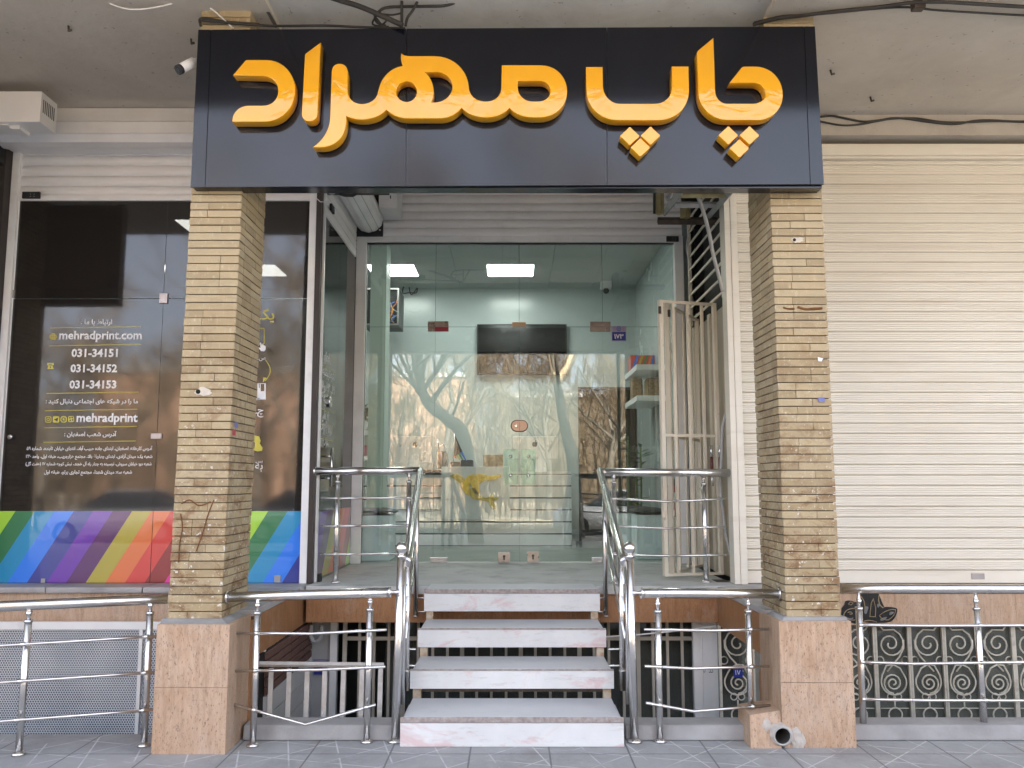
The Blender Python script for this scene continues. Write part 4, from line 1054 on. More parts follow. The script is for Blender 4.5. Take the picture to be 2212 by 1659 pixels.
band(sd, -9, 9, ZL+.012, zb1-.02, 0, 0, None).name = 'tmp_band' if False else 'rainbow_band'
bpy.data.objects.remove([o for o in sd.children if o.name.startswith('rainbow_band')][0])
b = MB()
for k in range(6):
    y0 = 6.82+k*.25; q = clip([(y0-.0, ZL+.012), (y0+.25, ZL+.012), (y0+.25+.45, zb1-.01), (y0+.45, zb1-.01)], 6.82, 8.3, ZL+.012, zb1-.01)
    if len(q) > 2: b.poly([(XT, p[0], p[1]) for p in q], BAND[(6+k) % 11])
for k in range(2):
    y0 = 6.82-.5+k*.25; q = clip([(y0-.0, ZL+.012), (y0+.25, ZL+.012), (y0+.25+.45, zb1-.01), (y0+.45, zb1-.01)], 6.82, 8.3, ZL+.012, zb1-.01)
    if len(q) > 2: b.poly([(XT, p[0], p[1]) for p in q], BAND[4+k])
b.build('rainbow_band', None, sd)
b = MB(); b.box(-1.535, -1.50, 6.82, 6.90, ZL+.002, ZL+.06, BLACK, .004); b.build('floor_hinge', None, sd)

# ------------------------------------------------------------------ entrance glazing
ent = thing('entrance_glazing', 'white aluminium frame round the glass entrance with fixed glass panes', 'frame', (0, YD, ZL))
zt = P(1100, 528, YD).z; zf = P(1100, 510, YD-.04).z; ztr = P(1100, 706, YD).z
b = MB(); b.box(-1.555, -1.455, YD-.05, YD+.05, ZL+.002, zf, WHITE2, .004); b.build('jamb', None, ent)
b = MB(); b.box(1.626, 1.712, YD-.05, YD+.05, ZL+.002, zf, WHITE2, .004); b.build('jamb', None, ent)
b = MB(); b.box(-1.454, 1.625, YD-.045, YD+.05, zt+.012, zf-.001, WHITE2, .004); b.build('head', None, ent)
b = MB(); b.box(-1.454, 1.625, YD-.02, YD+.03, zt+.001, zt+.0115, BLACK); b.build('seal', None, ent)
b = MB(); b.box(-1.458, -1.4535, YD-.02, YD+.02, ZL+.002, zt, simple('seal_brown', (.10, .055, .045))); b.build('seal', None, ent)
b = MB(); b.box(-1.66, -1.556, YD-.06, YD+.3, ZL, 4.49, BROWN); b.build('corner_cover', None, ent)
XA, XB, XC = -.763, .071, .902
g = .002
for x0, x1, z0, z1 in ((-1.453, XA-g, ZL+.004, ztr-g), (XC+g, 1.625, ZL+.004, ztr-g), (-1.453, XA-g, ztr+g, zt), (XA+g, XB-g, ztr+g, zt), (XB+g, XC-g, ztr+g, zt), (XC+g, 1.625, ztr+g, zt)):
    b = MB(); b.box(x0, x1, YD, YD+.01, z0, z1); b.build('glass_pane', GLASS, ent)
b = MB()
for x in (XA, XB, XC): b.box(x-.0018, x+.0018, YD+.002, YD+.008, ztr, zt, GEDGE)
b.box(-1.45, 1.62, YD+.002, YD+.008, ztr-.0018, ztr+.0018, GEDGE); b.build('glass_edge', None, ent)
HING = M('tarnished_steel_patch', (.24, .20, .18), (.34, .30, .28), .3, .8, scale=9)
def patch(parent, u0, v0, u1, v1, m=HING, nm='patch_hinge', bev=.003, d=.028):
    b = MB(); b.pbox(u0, v0, u1, v1, YD-d/2+.005, d, m, bev); return b.build(nm, None, parent)
patch(ent, 924, 694, 969, 705, nm='corner_patch'); patch(ent, 1275, 694.5, 1319, 705, nm='corner_patch'); patch(ent, 1106, 695.5, 1136, 704.8, BRASSY, 'corner_patch')
patch(ent, 924, 705.3, 934.5, 716, nm='corner_patch'); patch(ent, 1309, 705.3, 1319, 716, nm='corner_patch')
for (x0, x1, lab, hu, pu, ku, lu) in ((XA, XB, 'left glass door leaf under the red hinge sticker', (934.8, 705.3, 969, 716), (1088, 970, 1120, 1047), (1102.5, 970), (1076, 1193, 1102, 1215)),
                                     (XB, XC, 'right glass door leaf with chrome floor lock on its left corner', (1275, 705.3, 1308.6, 716), (1125, 970, 1157, 1047), (1141.5, 970), (1139, 1191.5, 1164, 1215))):
    d = thing('glass_door', lab, 'door', ((x0+x1)/2, YD, ZL), 'glass entrance doors')
    b = MB(); b.box(x0+g, x1-g, YD, YD+.01, ZL+.012, ztr-g); b.build('glass_pane', GLASS, d)
    b = MB(); b.box(x0-.0005, x0+.0015, YD+.002, YD+.008, ZL+.012, ztr, GEDGE); b.build('glass_edge', None, d)
    patch(d, *hu)
    if x0 == XA: 
        b = MB(); b.pbox(939, 706.5, 968.5, 715, YD-.012, .002, simple('hinge_sticker', (.36, .03, .05))); b.build('red_sticker', None, d)
        bh = (929, 1204, 966, 1216)
    else: bh = (1279, 1204, 1302, 1216)
    patch(d, *bh, m=CHROME)
    # glass pull plate with two chrome bolts
    b = MB(); b.pbox(*pu, YD-.045, .012, None, .002); pl = b.build('pull_plate', GLASSC, d)
    for vv in (986, 1027):
        q = P(ku[0], vv, YD-.045); b = MB(); b.lathe((q.x, YD-.06, q.z), [(.004, 0), (.014, .003), (.017, .008), (.017, .015), (.009, .015), (.009, .058)], CHROME, 16, 'y'); b.build('pull_bolt', None, d)
    p_ = patch(d, *lu, m=M('stainless_lock', (.50, .48, .45), (.38, .33, .28), .3, .8, scale=16), nm='floor_lock')
    b = MB(); q = P((lu[0]+lu[2])/2, lu[1]+9, YD-.02); b.lathe((q.x, YD-.014, q.z), [(.008, 0), (.013, .004), (.013, .008)], DARKSTEEL, 12, 'y'); b.box(q.x-.007, q.x+.007, YD-.018, YD-.0095, q.z-.035, q.z+.002, DARKSTEEL, .002); b.build('keyhole', None, d)
    # half of the round centre lock
    cx, cz = P(1122, 920, YD).x, P(1122, 920, YD).z; sgn = -1 if x0 == XA else 1
    pts = [(cx, cz-.057), (cx, cz+.057)]
    pts = [(cx+sgn*.001, cz+.057)]+[(cx+sgn*(.026+.057*math.sin(PI*k/12)), cz+.057*math.cos(PI*k/12)) for k in range(13)]+[(cx+sgn*.001, cz-.057)]
    outline('centre_lock', [pts], YD-.012, .034, M('dark_lock_rim', (.05, .04, .035), None, .4), d, .002)
    pts = [(cx+sgn*.002, cz+.049)]+[(cx+sgn*(.026+.049*math.sin(PI*k/12)), cz+.049*math.cos(PI*k/12)) for k in range(13)]+[(cx+sgn*.002, cz-.049)]
    outline('lock_face', [pts], YD-.018, .0055, M('pinkish_lock_face', (.62, .42, .31), (.55, .38, .28), .35, .35, scale=14), d, .001)
    if sgn < 0:
        b = MB(); b.lathe((cx-.035, YD-.026, cz), [(.012, 0), (.016, .002), (.018, .008)], CHROME, 16, 'y'); b.build('key_cylinder', None, d)
# house number plate on the right pane
t = thing('number_plate', 'blue and lilac house number plate reading 173 on the right glass pane', 'sign', tuple(P(1336, 720, YD)))
b = MB(); b.pbox(1321, 704, 1352.5, 737, YD-.008, .006, simple('plate_lilac', (.34, .32, .46), .4), .001); b.build('plate', None, t)
b = MB(); b.pbox(1322.5, 717, 1351.5, 735.5, YD-.0095, .0014, simple('plate_blue', (.018, .035, .26), .3)); b.build('blue_field', None, t)
ptext('۱۷۳', 1327, 1347, 731.5, YD-.0105, TXTW, t, bold=.02)
q = P(1336.5, 710.5, YD); outline('emblem', [circle(q.x, q.z, .024), circle(q.x, q.z, .016), circle(q.x, q.z, .008)], YD-.0095, .001, simple('plate_emblem_blue', (.06, .09, .35)), t)
b = MB()
for k in range(3):
    for x_ in (1324.5, 1344): b.pbox(x_, 706.5+k*3, x_+5.5, 707.5+k*3, YD-.009, .0008, simple('plate_emblem_red', (.30, .10, .18)))
b.build('small_print', None, t)


# ------------------------------------------------------------------ right return: grille, side door, folding gate
XG = 1.745
t = thing('side_grille', 'cream slatted iron grille high on the right return wall of the entrance', 'grille', (XG, 7.5, 3.4))
b = MB()
ya, yb = 6.92, 8.22
for y in (ya, yb): b.box(XG-.015, XG+.015, y-.018, y+.018, 3.02, 4.20, OLDCREAM, .002)
b.build('frame', None, t)
for k in range(9):
    z = 3.06+.126*k
    b = MB(); b.hexa([(XG-.005, ya+.02, z), (XG+.005, ya+.02, z), (XG+.005, yb-.02, z), (XG-.005, yb-.02, z)], [(XG-.005, ya+.02, z+.022), (XG+.005, ya+.02, z+.022), (XG+.005, yb-.02, z+.022), (XG-.005, yb-.02, z+.022)], OLDCREAM)
    b.build('slat', None, t)
b = MB(); b.box(1.90, 1.92, 6.86, 8.3, 2.95, 4.49, simple('dim_recess', (.05, .05, .045), .8)); b.box(1.82, 1.90, 8.30, 8.34, ZL, 4.49, BLACK); b.build('void_shade', None, t)  # dark sheets stand in for the shade of the open void
t = thing('side_door', 'beige metal side door with red wood bar handles behind the folding gate', 'door', (1.78, 7.5, ZL))
BEI = M('beige_door_paint', (.46, .38, .28), (.40, .33, .24), .5, scale=3, dirt=(.22, .16, .11))
b = MB(); b.box(1.775, 1.80, 6.98, 8.22, ZL+.01, 2.98, BEI); b.build('leaf', None, t)
b = MB()
for y in (6.93, 7.55, 8.22): b.box(1.755, 1.7745, y-.04, y+.04, ZL+.01, 3.0, OLDCREAM, .002)
b.build('stile', None, t)
for u in (1538, 1556):
    q0, q1 = P(u-2, 962, 7.02), P(u+1, 1050, 7.02)
    b = MB(); b.tube([q0, q0.lerp(q1, .3)], .011, CHROME, 12); b.tube([q0.lerp(q1, .72), q1], .011, CHROME, 12); b.tube([q0.lerp(q1, .3), q0.lerp(q1, .72)], .013, simple('red_brown_wood', (.12, .025, .02), .4), 12)
    b.tube([q0.lerp(q1, .25), q0.lerp(q1, .25)+Vector((.03, .09, 0))], .008, CHROME, 8); b.build('handle', None, t)
b = MB(); b.box(1.60, 1.705, 6.82, 7.0, ZL, ZL+.002, simple('dark_brown_patch', (.08, .065, .05), .9)); b.build('threshold', None, t)  # thin dark brown patch lying on the landing
def gate_leaf(label, A, B, za, zb, n, mid):
    t = thing('folding_gate', label, 'gate', A, 'leaves of the cream folding gate')
    A = Vector(A); B = Vector(B); d = (B-A); L = d.length; e = d.normalized(); nn = Vector((-e.y, e.x, 0))
    def bar(s0, s1, z0, z1, th=.014):
        bb = MB(); q = [A+e*s0-nn*th, A+e*s1-nn*th, A+e*s1+nn*th, A+e*s0+nn*th]
        bb.hexa([Vector((p.x, p.y, z0)) for p in q], [Vector((p.x, p.y, z1)) for p in q], OLDCREAM, .002); return bb
    bar(0, .034, za, zb, .022).build('stile', None, t); bar(L-.03, L, za, zb, .018).build('stile', None, t)
    bar(.035, L-.031, za, za+.022).build('rail', None, t); bar(.035, L-.031, zb-.022, zb).build('rail', None, t)
    bar(.035, L-.031, mid-.012, mid+.012, .006).build('rail', None, t)
    for k in range(1, n):
        s = L*k/n; bar(s-.011, s+.011, za+.0225, zb-.0225, .011).build('bar', None, t)
    b = MB(); b.tube([A+nn*-.024+Vector((0, 0, zb-.12)), A+nn*-.024+Vector((0, 0, zb-.06))], .012, DARKSTEEL, 10); b.tube([A+nn*-.024+Vector((0, 0, za+.45)), A+nn*-.024+Vector((0, 0, za+.52))], .012, OLDCREAM, 10); b.build('hinge', None, t)
    return t
g0 = P(1427, 900, 6.98); g1 = P(1552, 900, 7.12)
gate_leaf('nearer leaf of the chipped cream folding gate, facing the street', (g0.x, 6.98, 0), (g1.x, 7.12, 0), P(1440, 1245, 6.98).z, P(1426, 648, 6.98).z, 4, P(1480, 941, 7.05).z)
gate_leaf('farther leaf of the chipped cream folding gate, folded behind the nearer one', (g0.x+.09, 7.12, 0), (XG-.02, 7.85, 0), P(1440, 1243, 7.05).z, P(1426, 650, 7.03).z, 4, P(1480, 945, 7.3).z)
# rusty bracket of the sign and conduit
T1 = lambda x, y, Y: P(1382.5+.2*x, 359.5+.2*y, Y)
t = thing('sign_bracket', 'rusty ladder-like steel bracket hanging under right end of the sign', 'bracket', tuple(T1(500, 350, 6.8)))
def bars(pts, r, m, nm, sq=True):
    b = MB(); b.tube(pts, r, m, 4 if sq else 10); b.build(nm, None, t)
bars([T1(210, 205, 6.9), T1(212, 515, 6.9)], .038, YELLOWED, 'upright'); bars([T1(157, 240, 6.9), T1(157, 510, 6.9)], .012, BLACK, 'thin_upright')
bars([T1(500, 195, 6.1), T1(265, 505, 7.1)], .028, GREYM, 'rail'); bars([T1(1045, 195, 6.1), T1(750, 530, 7.1)], .030, GREYM, 'rail')
bars([T1(440, 312, 6.4), T1(940, 312, 6.4)], .022, YELLOWED, 'rung'); bars([T1(370, 415, 6.75), T1(860, 415, 6.75)], .026, GREYM, 'rung'); bars([T1(460, 250, 6.25), T1(960, 250, 6.25)], .018, GREYM, 'rung')
bars([T1(192, 588, 7.15), T1(830, 590, 7.15)], .034, DARKSTEEL, 'lower_bar'); bars([T1(485, 450, 7.1), T1(485, 560, 7.1)], .042, YELLOWED, 'block')
b = MB(); b.tube([T1(345, 205, 6.8), T1(345, 290, 6.8), T1(320, 340, 6.8), T1(285, 350, 6.8)], .022, GREYM, 10); b.build('hook', None, t)
b = MB(); A, B = T1(400, 230, 6.9), T1(880, 390, 6.9); b.hexa([(A.x, 6.2, A.z+.0), (B.x, 6.2, A.z), (B.x, 6.9, A.z-.02), (A.x, 6.9, A.z-.02)], [(A.x, 6.2, A.z+.02), (B.x, 6.2, A.z+.02), (B.x, 6.9, A.z), (A.x, 6.9, A.z)], GREYM); b.build('sheet', None, t)
t = thing('conduit', 'slack grey plastic conduit hanging from the sign down the right return', 'conduit', tuple(T1(700, 540, 6.7)))
def smooth(pts, n=6):
    pts = [Vector(p) for p in pts]; out = []
    for i in range(len(pts)-1):
        p0 = pts[max(i-1, 0)]; p1 = pts[i]; p2 = pts[i+1]; p3 = pts[min(i+2, len(pts)-1)]
        for k in range(n):
            s = k/n; out.append(.5*((2*p1)+(p2-p0)*s+(2*p0-5*p1+4*p2-p3)*s*s+(3*p1-p0-3*p2+p3)*s**3))
    return out+[pts[-1]]
b = MB(); b.tube(smooth([T1(575, 200, 6.6), T1(650, 390, 6.6), T1(700, 540, 6.6), T1(750, 740, 6.6), T1(790, 950, 6.62), T1(850, 1180, 6.65), T1(893, 1350, 6.68)]), .0155, PVC, 12); b.build('upper_run', None, t)
b = MB(); b.tube(smooth([P(u, v, 6.85) for u, v in ((1571, 885), (1561, 924), (1558, 995), (1556, 1054), (1562, 1110), (1569, 1160), (1583, 1215))]), .013, PVC, 12); b.build('lower_run', None, t)
b = MB(); b.tube(smooth([T1(545, 690, 8.2), T1(510, 790, 8.2), T1(505, 900, 8.2), T1(530, 1020, 8.2), T1(560, 1100, 8.2)]), .004, WHITE, 6); b.build('thin_wire', None, t)

# ------------------------------------------------------------------ cables
def cable(label, pts, r, m=CABLE, grp=None):
    b = MB(); b.tube(smooth(pts, 5), r, m, 8); return tag(b.build('cable', None), label, 'cable', grp)
c1 = lambda l, Y: [P(.35*x, .35*y, Y) for x, y in l]
c1z = lambda l, Z=4.43: [PZ(.35*x, .35*y, Z) for x, y in l]
cable('slack thin white cable sagging under the soffit left of left pillar', c1([(590, -20), (720, 38), (820, 58), (930, 50), (1050, 25), (1150, -10)], 5.0), .005, WHITE)
cable('thin white cable crossing top of left pillar diagonally', c1([(1190, -15), (1300, 50), (1370, 110), (1440, 175)], 5.05), .005, WHITE)
cable('black cables wrapped round left pillar above the sign', c1([(1600, 150), (1420, 138), (1300, 120), (1236, 118), (1240, 160)], 5.055), .009)
cable('black cable along the top edge of the sign', c1([(1240, 124), (1400, 140), (1560, 152), (1700, 160), (2000, 158), (2212, 167), (2500, 176)], 5.045), .008)
cable('black cable running from the soffit to the sign beside left pillar', c1([(1590, -30), (1615, 10), (1650, 70), (1705, 165)], 5.1), .010)
c2 = lambda l, Y: [P(455+.35*x, .35*y, Y) for x, y in l]
cable('thick black cable slanting down in front to the middle of the sign top', c2([(640, -50), (790, 0), (920, 40), (1050, 95), (1185, 156)], 4.96), .017)
cable('straight black cable dropping upright onto the middle of the sign top', c2([(1180, -30), (1180, 60), (1180, 168)], 5.03), .009)
cable('thin black cable bending along the soffit above the sign middle', c2([(1525, -10), (1515, 12), (1440, 36), (1300, 40), (1100, 45), (1040, 70), (1015, 105), (1030, 140), (1080, 160)], 5.06), .009)
cable('thin black cable curling onto the sign top right of its middle', c2([(1285, -10), (1250, 60), (1215, 110), (1203, 160)], 5.04), .009)
cable('tangled knot of thin black cable above the sign middle', c2([(1175, 82), (1120, 92), (1060, 88), (1010, 90), (1030, 120), (1060, 150), (1090, 110), (1040, 85), (1000, 150), (1100, 165)], 5.05), .006)
c3 = lambda l, Z: [PZ(1437.8+.35*x, .35*y, Z) for x, y in l]
cable('upper bundle of black cables along the soffit right of right pillar', c3([(540, 152), (700, 112), (830, 98), (1000, 76), (1200, 55), (1350, 40), (1530, 15), (1700, 12), (1850, 20), (2212, 42), (2600, 60)], 4.42), .012)
cable('thinner black cable beside the soffit bundle right of right pillar', c3([(545, 140), (720, 100), (950, 88), (1430, 45), (1700, 65), (2212, 95), (2500, 105)], 4.43), .007)
q = PZ(1437.8+.35*1558, .35*32, 4.42); b = MB(); b.box(q.x-.035, q.x+.035, q.y-.03, q.y+.03, 4.39, 4.44, DARKSTEEL, .006); tag(b.build('junction_box'), 'small rusty junction box on the cable bundle under the soffit', 'box')
c4 = lambda l: [P(1437.8+.35*x, .35*y, 6.585) for x, y in l]
cable('upper wavy black cable on the lintel above the closed shutter', c4([(860, 735), (960, 720), (1030, 715), (1120, 732), (1220, 750), (1320, 742), (1400, 729), (1500, 734), (1650, 755), (1790, 765), (1950, 742), (2212, 750), (2600, 745)]), .009)
cable('lower wavy black cable on the lintel above the closed shutter', c4([(860, 735), (960, 750), (1090, 773), (1200, 767), (1320, 745), (1400, 733), (1550, 730), (1700, 752), (1850, 755), (2050, 748), (2300, 755), (2600, 750)]), .008)

# ------------------------------------------------------------------ shop interior
XRW, ZCE, YB = 1.69, 4.17, 11.6
b = MB(); b.box(-6.5, -1.56, 6.96, YB+.1, ZL-.1, ZL-.002); b.box(-1.5595, XRW+.2, 8.42, YB+.1, ZL-.1, ZL-.002); struct(b.build('floor', FLOORT))
b = MB()
for i in range(14):
    for j in range(8):
        x1 = 1.69-i*.6; y0 = 6.98+j*.6
        if x1 > -1.3 and y0 < 8.3: continue
        b.box(x1-.597, x1, y0, min(y0+.597, YB), ZCE, ZCE+.02, CEILW)
struct(b.build('ceiling')); 
b = MB(); b.box(-6.5, -1.60, 6.98, YB, ZCE+.0205, ZCE+.04); b.box(-1.5995, 1.69, 8.46, YB, ZCE+.0205, ZCE+.04); struct(b.build('ceiling_grid', GEDGE))
t = thing('back_wall', 'pale interior back wall of the shop behind the desk', 'wall', (-1, YB, ZL))
x0, x1, zz0, zz1 = rect(1256, 1160, 1373, 841, YB)
zd = zz1
b = MB(); b.box(-6.5, x0, YB, YB+.1, ZL, ZCE+.05); b.box(x0, x1, YB, YB+.1, zd, ZCE+.05); b.box(x1, XRW+.1, YB, YB+.1, ZL, ZCE+.05); b.build('wall_panel', WALLW, t)
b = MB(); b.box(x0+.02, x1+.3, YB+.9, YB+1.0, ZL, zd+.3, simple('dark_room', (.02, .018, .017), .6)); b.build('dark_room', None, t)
b = MB(); b.box(x0-.03, x0, YB-.01, YB+.1, ZL, zd+.03, BROWN); b.box(x1, x1+.03, YB-.01, YB+.1, ZL, zd+.03, BROWN); b.box(x0, x1, YB-.01, YB+.1, zd, zd+.03, BROWN); b.build('door_frame', None, t)
b = MB(); b.box(XRW, XRW+.1, 8.46, YB, ZL, ZCE+.05); tag(b.build('inner_side_wall', WALLW), 'pale interior wall on the right side of the shop', 'wall')
b = MB(); b.box(-6.6, -6.5, 6.9, YB, ZL, ZCE+.05); tag(b.build('far_side_wall', simple('dim_wall', (.25, .25, .25))), 'dim interior wall at the far left of the shop', 'wall')
xc0, xc1, _, _ = rect(799, 700, 834, 650, 9.3)
b = MB(); b.box(xc0, xc1, 9.3, 9.3+.3, ZL, ZCE, .0, 0) if False else b.box(xc0, xc1, 9.3, 9.6, ZL, ZCE, M('pale_green_column', (.56, .66, .60), (.52, .62, .56), .4, scale=1)); tag(b.build('column'), 'pale green square column inside the shop behind left glass pane', 'column')
LAMPS = [(-.02, 10.57, 'lit ceiling panel behind the middle of the glass doors'), (-1.50, 10.57, 'lit ceiling panel partly hidden by the pale green column'), (-3.20, 10.57, 'lit ceiling panel seen through the dark window right of left pillar'), (-.02, 8.96, 'lit ceiling panel close inside above the glass doors'), (-3.15, 8.76, 'lit ceiling panel seen through the dark window left of left pillar')]
for x, y, lab in LAMPS:
    t = thing('ceiling_lamp', lab, 'lamp', (x, y, ZCE), 'square ceiling lamps of the shop')
    b = MB(); b.box(x-.30, x+.30, y-.30, y+.30, ZCE-.006, ZCE-.001, LAMPF); b.build('frame', None, t)
    b = MB(); b.box(x-.285, x+.285, y-.285, y+.285, ZCE-.0105, ZCE-.0065, LAMP); b.build('diffuser', None, t)
def bxp(name, m, parent, u0, v0, u1, v1, Y, d, bev=.004):
    b = MB(); b.pbox(u0, v0, u1, v1, Y, d, m, bev); return b.build(name, None, parent)
# desk
YK = 10.7
t = thing('reception_desk', 'white slatted reception desk behind the glass doors', 'desk', (0, YK, ZL))
xl, xr, z0, z1 = rect(818, 1178, 1234, 1024, YK)
DESK = M('white_desk_laminate', (.74, .77, .80), (.70, .73, .76), .25, scale=2)
n = 6
for k in range(n):
    za, zb = ZL+(z1-ZL)*k/n, ZL+(z1-ZL)*(k+1)/n
    b = MB(); b.box(xl, xr, YK, YK+.02, za+.008, zb-.008, DESK, .001); b.box(xl-.02, xl-.0, YK-1.1, YK+.02, za+.008, zb-.008, DESK, .001); b.build('front_board', None, t)
b = MB(); b.box(xl, xr, YK+.021, YK+.04, ZL, z1, BLACK); b.box(xl-.05, xl-.021, YK-1.1, YK+.0, ZL, z1, BLACK); b.build('carcass', None, t)
b = MB(); b.box(xl-.05, xr, YK, YK+.7, z1+.001, z1+.03, DESK, .002); b.box(xl-.6, xl-.02, YK-1.1, YK-.001, z1+.001, z1+.03, DESK, .002); b.build('top', None, t)
t = thing('logo_board', 'white glossy board with a gold bird emblem fixed on the desk front', 'sign', tuple(P(1026, 1066, YK-.05)))
bxp('board', M('glossy_white_board', (.62, .65, .67), None, .12, coat=.5), t, 952, 1008, 1101, 1123, YK-.10, .03)
GOLD = M('gold_emblem', (.66, .46, .035), (.56, .38, .02), .25, .35, scale=9); GOLD2 = M('dark_gold_emblem', (.42, .32, .03), None, .3, .35)
E5 = lambda x, y: (P(718.9+.35*x, 553+.35*y, YK-.115).x, P(718.9+.35*x, 553+.35*y, YK-.115).z)
EM = [('M 724 1358 C 735 1345 770 1340 795 1360 C 805 1372 810 1380 800 1395 C 798 1402 790 1410 785 1405 C 770 1390 750 1375 724 1358 Z', GOLD2),
      ('M 790 1410 C 805 1385 815 1360 865 1346 L 880 1352 C 845 1375 835 1420 840 1478 C 815 1470 800 1440 790 1410 Z', GOLD),
      ('M 850 1375 C 880 1335 935 1345 960 1360 L 1000 1355 L 1040 1350 C 1030 1372 1000 1375 1010 1380 L 960 1385 C 930 1380 905 1395 900 1425 C 900 1450 905 1470 910 1480 L 885 1470 C 860 1440 840 1410 850 1375 Z', GOLD),
      ('M 843 1440 C 860 1420 880 1440 895 1455 C 910 1490 940 1500 960 1490 L 985 1465 L 990 1490 L 1025 1485 C 1020 1505 1000 1510 990 1505 C 1000 1530 1010 1550 1005 1560 C 985 1565 970 1545 965 1520 C 940 1505 890 1510 860 1495 C 845 1480 840 1460 843 1440 Z', GOLD2)]
for pth, m in EM: outline('emblem', [[E5(*p) for p in l] for l in parse(pth)], YK-.113, .008, m, t, .002)
outline('emblem', [[E5(*p) for p in circle(1028, 1357, 11)]], YK-.112, .006, GOLD2, t)
# computers
ALU = M('screen_back_aluminium', (.66, .67, .68), None, .3, .3)
for (u0, v0, u1, v1, Y, st_, lab, lc, lu) in ((848, 943, 932, 1000, 11.0, (884, 998, 905, 1012), 'silver computer screen seen from behind on left of the desk', simple('logo_brown', (.18, .13, .09)), (897, 960)), (1107, 943, 1205, 992, 10.95, (1158, 990, 1178, 1010), 'silver computer screen seen from behind on right of the desk', simple('logo_navy', (.02, .03, .09)), (1155, 960))):
    t = thing('computer', lab, 'computer', tuple(P((u0+u1)/2, v1, Y)), 'computers on the desk')
    bxp('screen', ALU, t, u0, v0, u1, v1, Y, .03, .006)
    b = MB(); q0, q1 = P(st_[0], st_[1], Y-.02), P(st_[2], st_[1], Y-.02); zb_ = z1+.03
    b.hexa([(q0.x-.02, Y-.03, zb_), (q1.x+.02, Y-.03, zb_), (q1.x+.02, Y-.02, zb_), (q0.x-.02, Y-.02, zb_)], [(q0.x+.01, Y-.01, q0.z+.1), (q1.x-.01, Y-.01, q0.z+.1), (q1.x-.01, Y-.001, q0.z+.1), (q0.x+.01, Y-.001, q0.z+.1)], ALU); b.build('stand', None, t)
    c = P(*lu, Y); s_ = .042
    lp = [(0, .62), (.35, .75), (.75, .55), (.62, .2), (.8, -.15), (.45, -.75), (.15, -.68), (-.15, -.68), (-.45, -.75), (-.8, -.1), (-.65, .5), (-.35, .75)]
    outline('logo', [[(c.x+a*s_, c.z+bb*s_) for a, bb in lp], [(c.x+a*s_*.22+.008, c.z+.95*s_+bb*s_*.25) for a, bb in ((-1, -.6), (0, 1), (1, 1.4), (.4, -.2))]], Y-.003, .002, lc, t)
# things on the desk
t = thing('desk_calendar', 'dark printed desk calendar standing on the desk', 'calendar', tuple(P(1065, 1006, 10.85)))
bxp('card', M('calendar_print', (.10, .07, .045), (.30, .22, .12), .4, scale=22), t, 1044, 982, 1087, 1008, 10.85, .02)
for (u0, v0, u1, v1, lab) in ((973, 999, 994, 1010, 'small black tray on the desk left of the grey boxes'), (995, 995, 1007, 1010, 'small dark grey box on the desk behind the logo board'), (1007, 995, 1022, 1010, 'wider grey box on the desk beside the calendar')):
    b = MB(); b.pbox(u0, v0, u1, v1, 10.9, .1, simple('dark_desk_item', (.05, .05, .05)), .006); b.pbox(u0+1, v0-1.5, u1-1, v0, 10.9, .1, BLACK, .003); tag(b.build('desk_box'), lab, 'box')
b = MB(); b.pbox(905, 1015, 951, 1023, 10.55, .3, BLACK, .006); tag(b.build('laptop_tray'), 'black flat tray on the desk left of the logo board', 'tray')
t = thing('office_chair', 'black high backed office chair behind the desk', 'chair', tuple(P(953, 1010, 11.3)))
b = MB(); x0, x1, za, zb = rect(944, 1012, 967, 975, 11.3); b.box(x0, x1, 11.3, 11.36, za, zb, BLACK, .02); b.build('backrest', None, t)
b = MB(); b.tube([(x0+.02, 11.33, zb-.01), (x0+.02, 11.33, zb+.06), ((x0+x1)/2, 11.33, zb+.09), (x1-.02, 11.33, zb+.06), (x1-.02, 11.33, zb-.01)], .01, CHROME, 8); b.build('grip', None, t)
FLAGM = M('flag_cloth_black', (.02, .02, .018), None, .6)
for (pts, tip, lab) in ((((982, 938), (979, 988), (1010, 1000)), 960, 'black pennant with colour tip on a thin pole on the desk'), (((946, 950), (945, 980), (952, 985)), 960, 'narrow brown pennant on the desk beside the chair')):
    t = thing('pennant', lab, 'flag', tuple(P(pts[0][0], 1008, 10.95)))
    q = [P(u, v, 10.95) for u, v in pts]; b = MB(); ex = Vector((0, .006, 0))
    mid = q[0].lerp(q[2], .6); b.hexa([q[0], mid, q[1]], [p+ex for p in (q[0], mid, q[1])], FLAGM); b.build('cloth', None, t)
    for i, c_ in enumerate((BAND[9], BAND[7], BAND[1], BAND[3])):
        a0 = q[1].lerp(mid, i/4); a1 = q[1].lerp(mid, (i+1)/4); e0 = q[1].lerp(q[2], .25*i+.2); e1 = q[1].lerp(q[2], .25*(i+1))
        b = MB(); b.hexa([a0, a1, e1, e0], [p+ex for p in (a0, a1, e1, e0)], c_); b.build('stripe', None, t)
    b = MB(); b.tube([q[0]+Vector((0, 0, .01)), Vector((q[1].x-.0, 10.95, z1+.03))], .004, CHROME, 6); b.build('pole', None, t)
# television
t = thing('television', 'large black wall mounted screen on the back wall', 'television', tuple(P(1127, 755, YB-.1)))
bxp('bezel', BLACK, t, 1030, 700, 1224, 810, YB-.08, .05, .006)
bxp('panel', simple('screen_black', (.006, .006, .007), .12), t, 1033, 703, 1221, 807, YB-.083, .0025, 0)
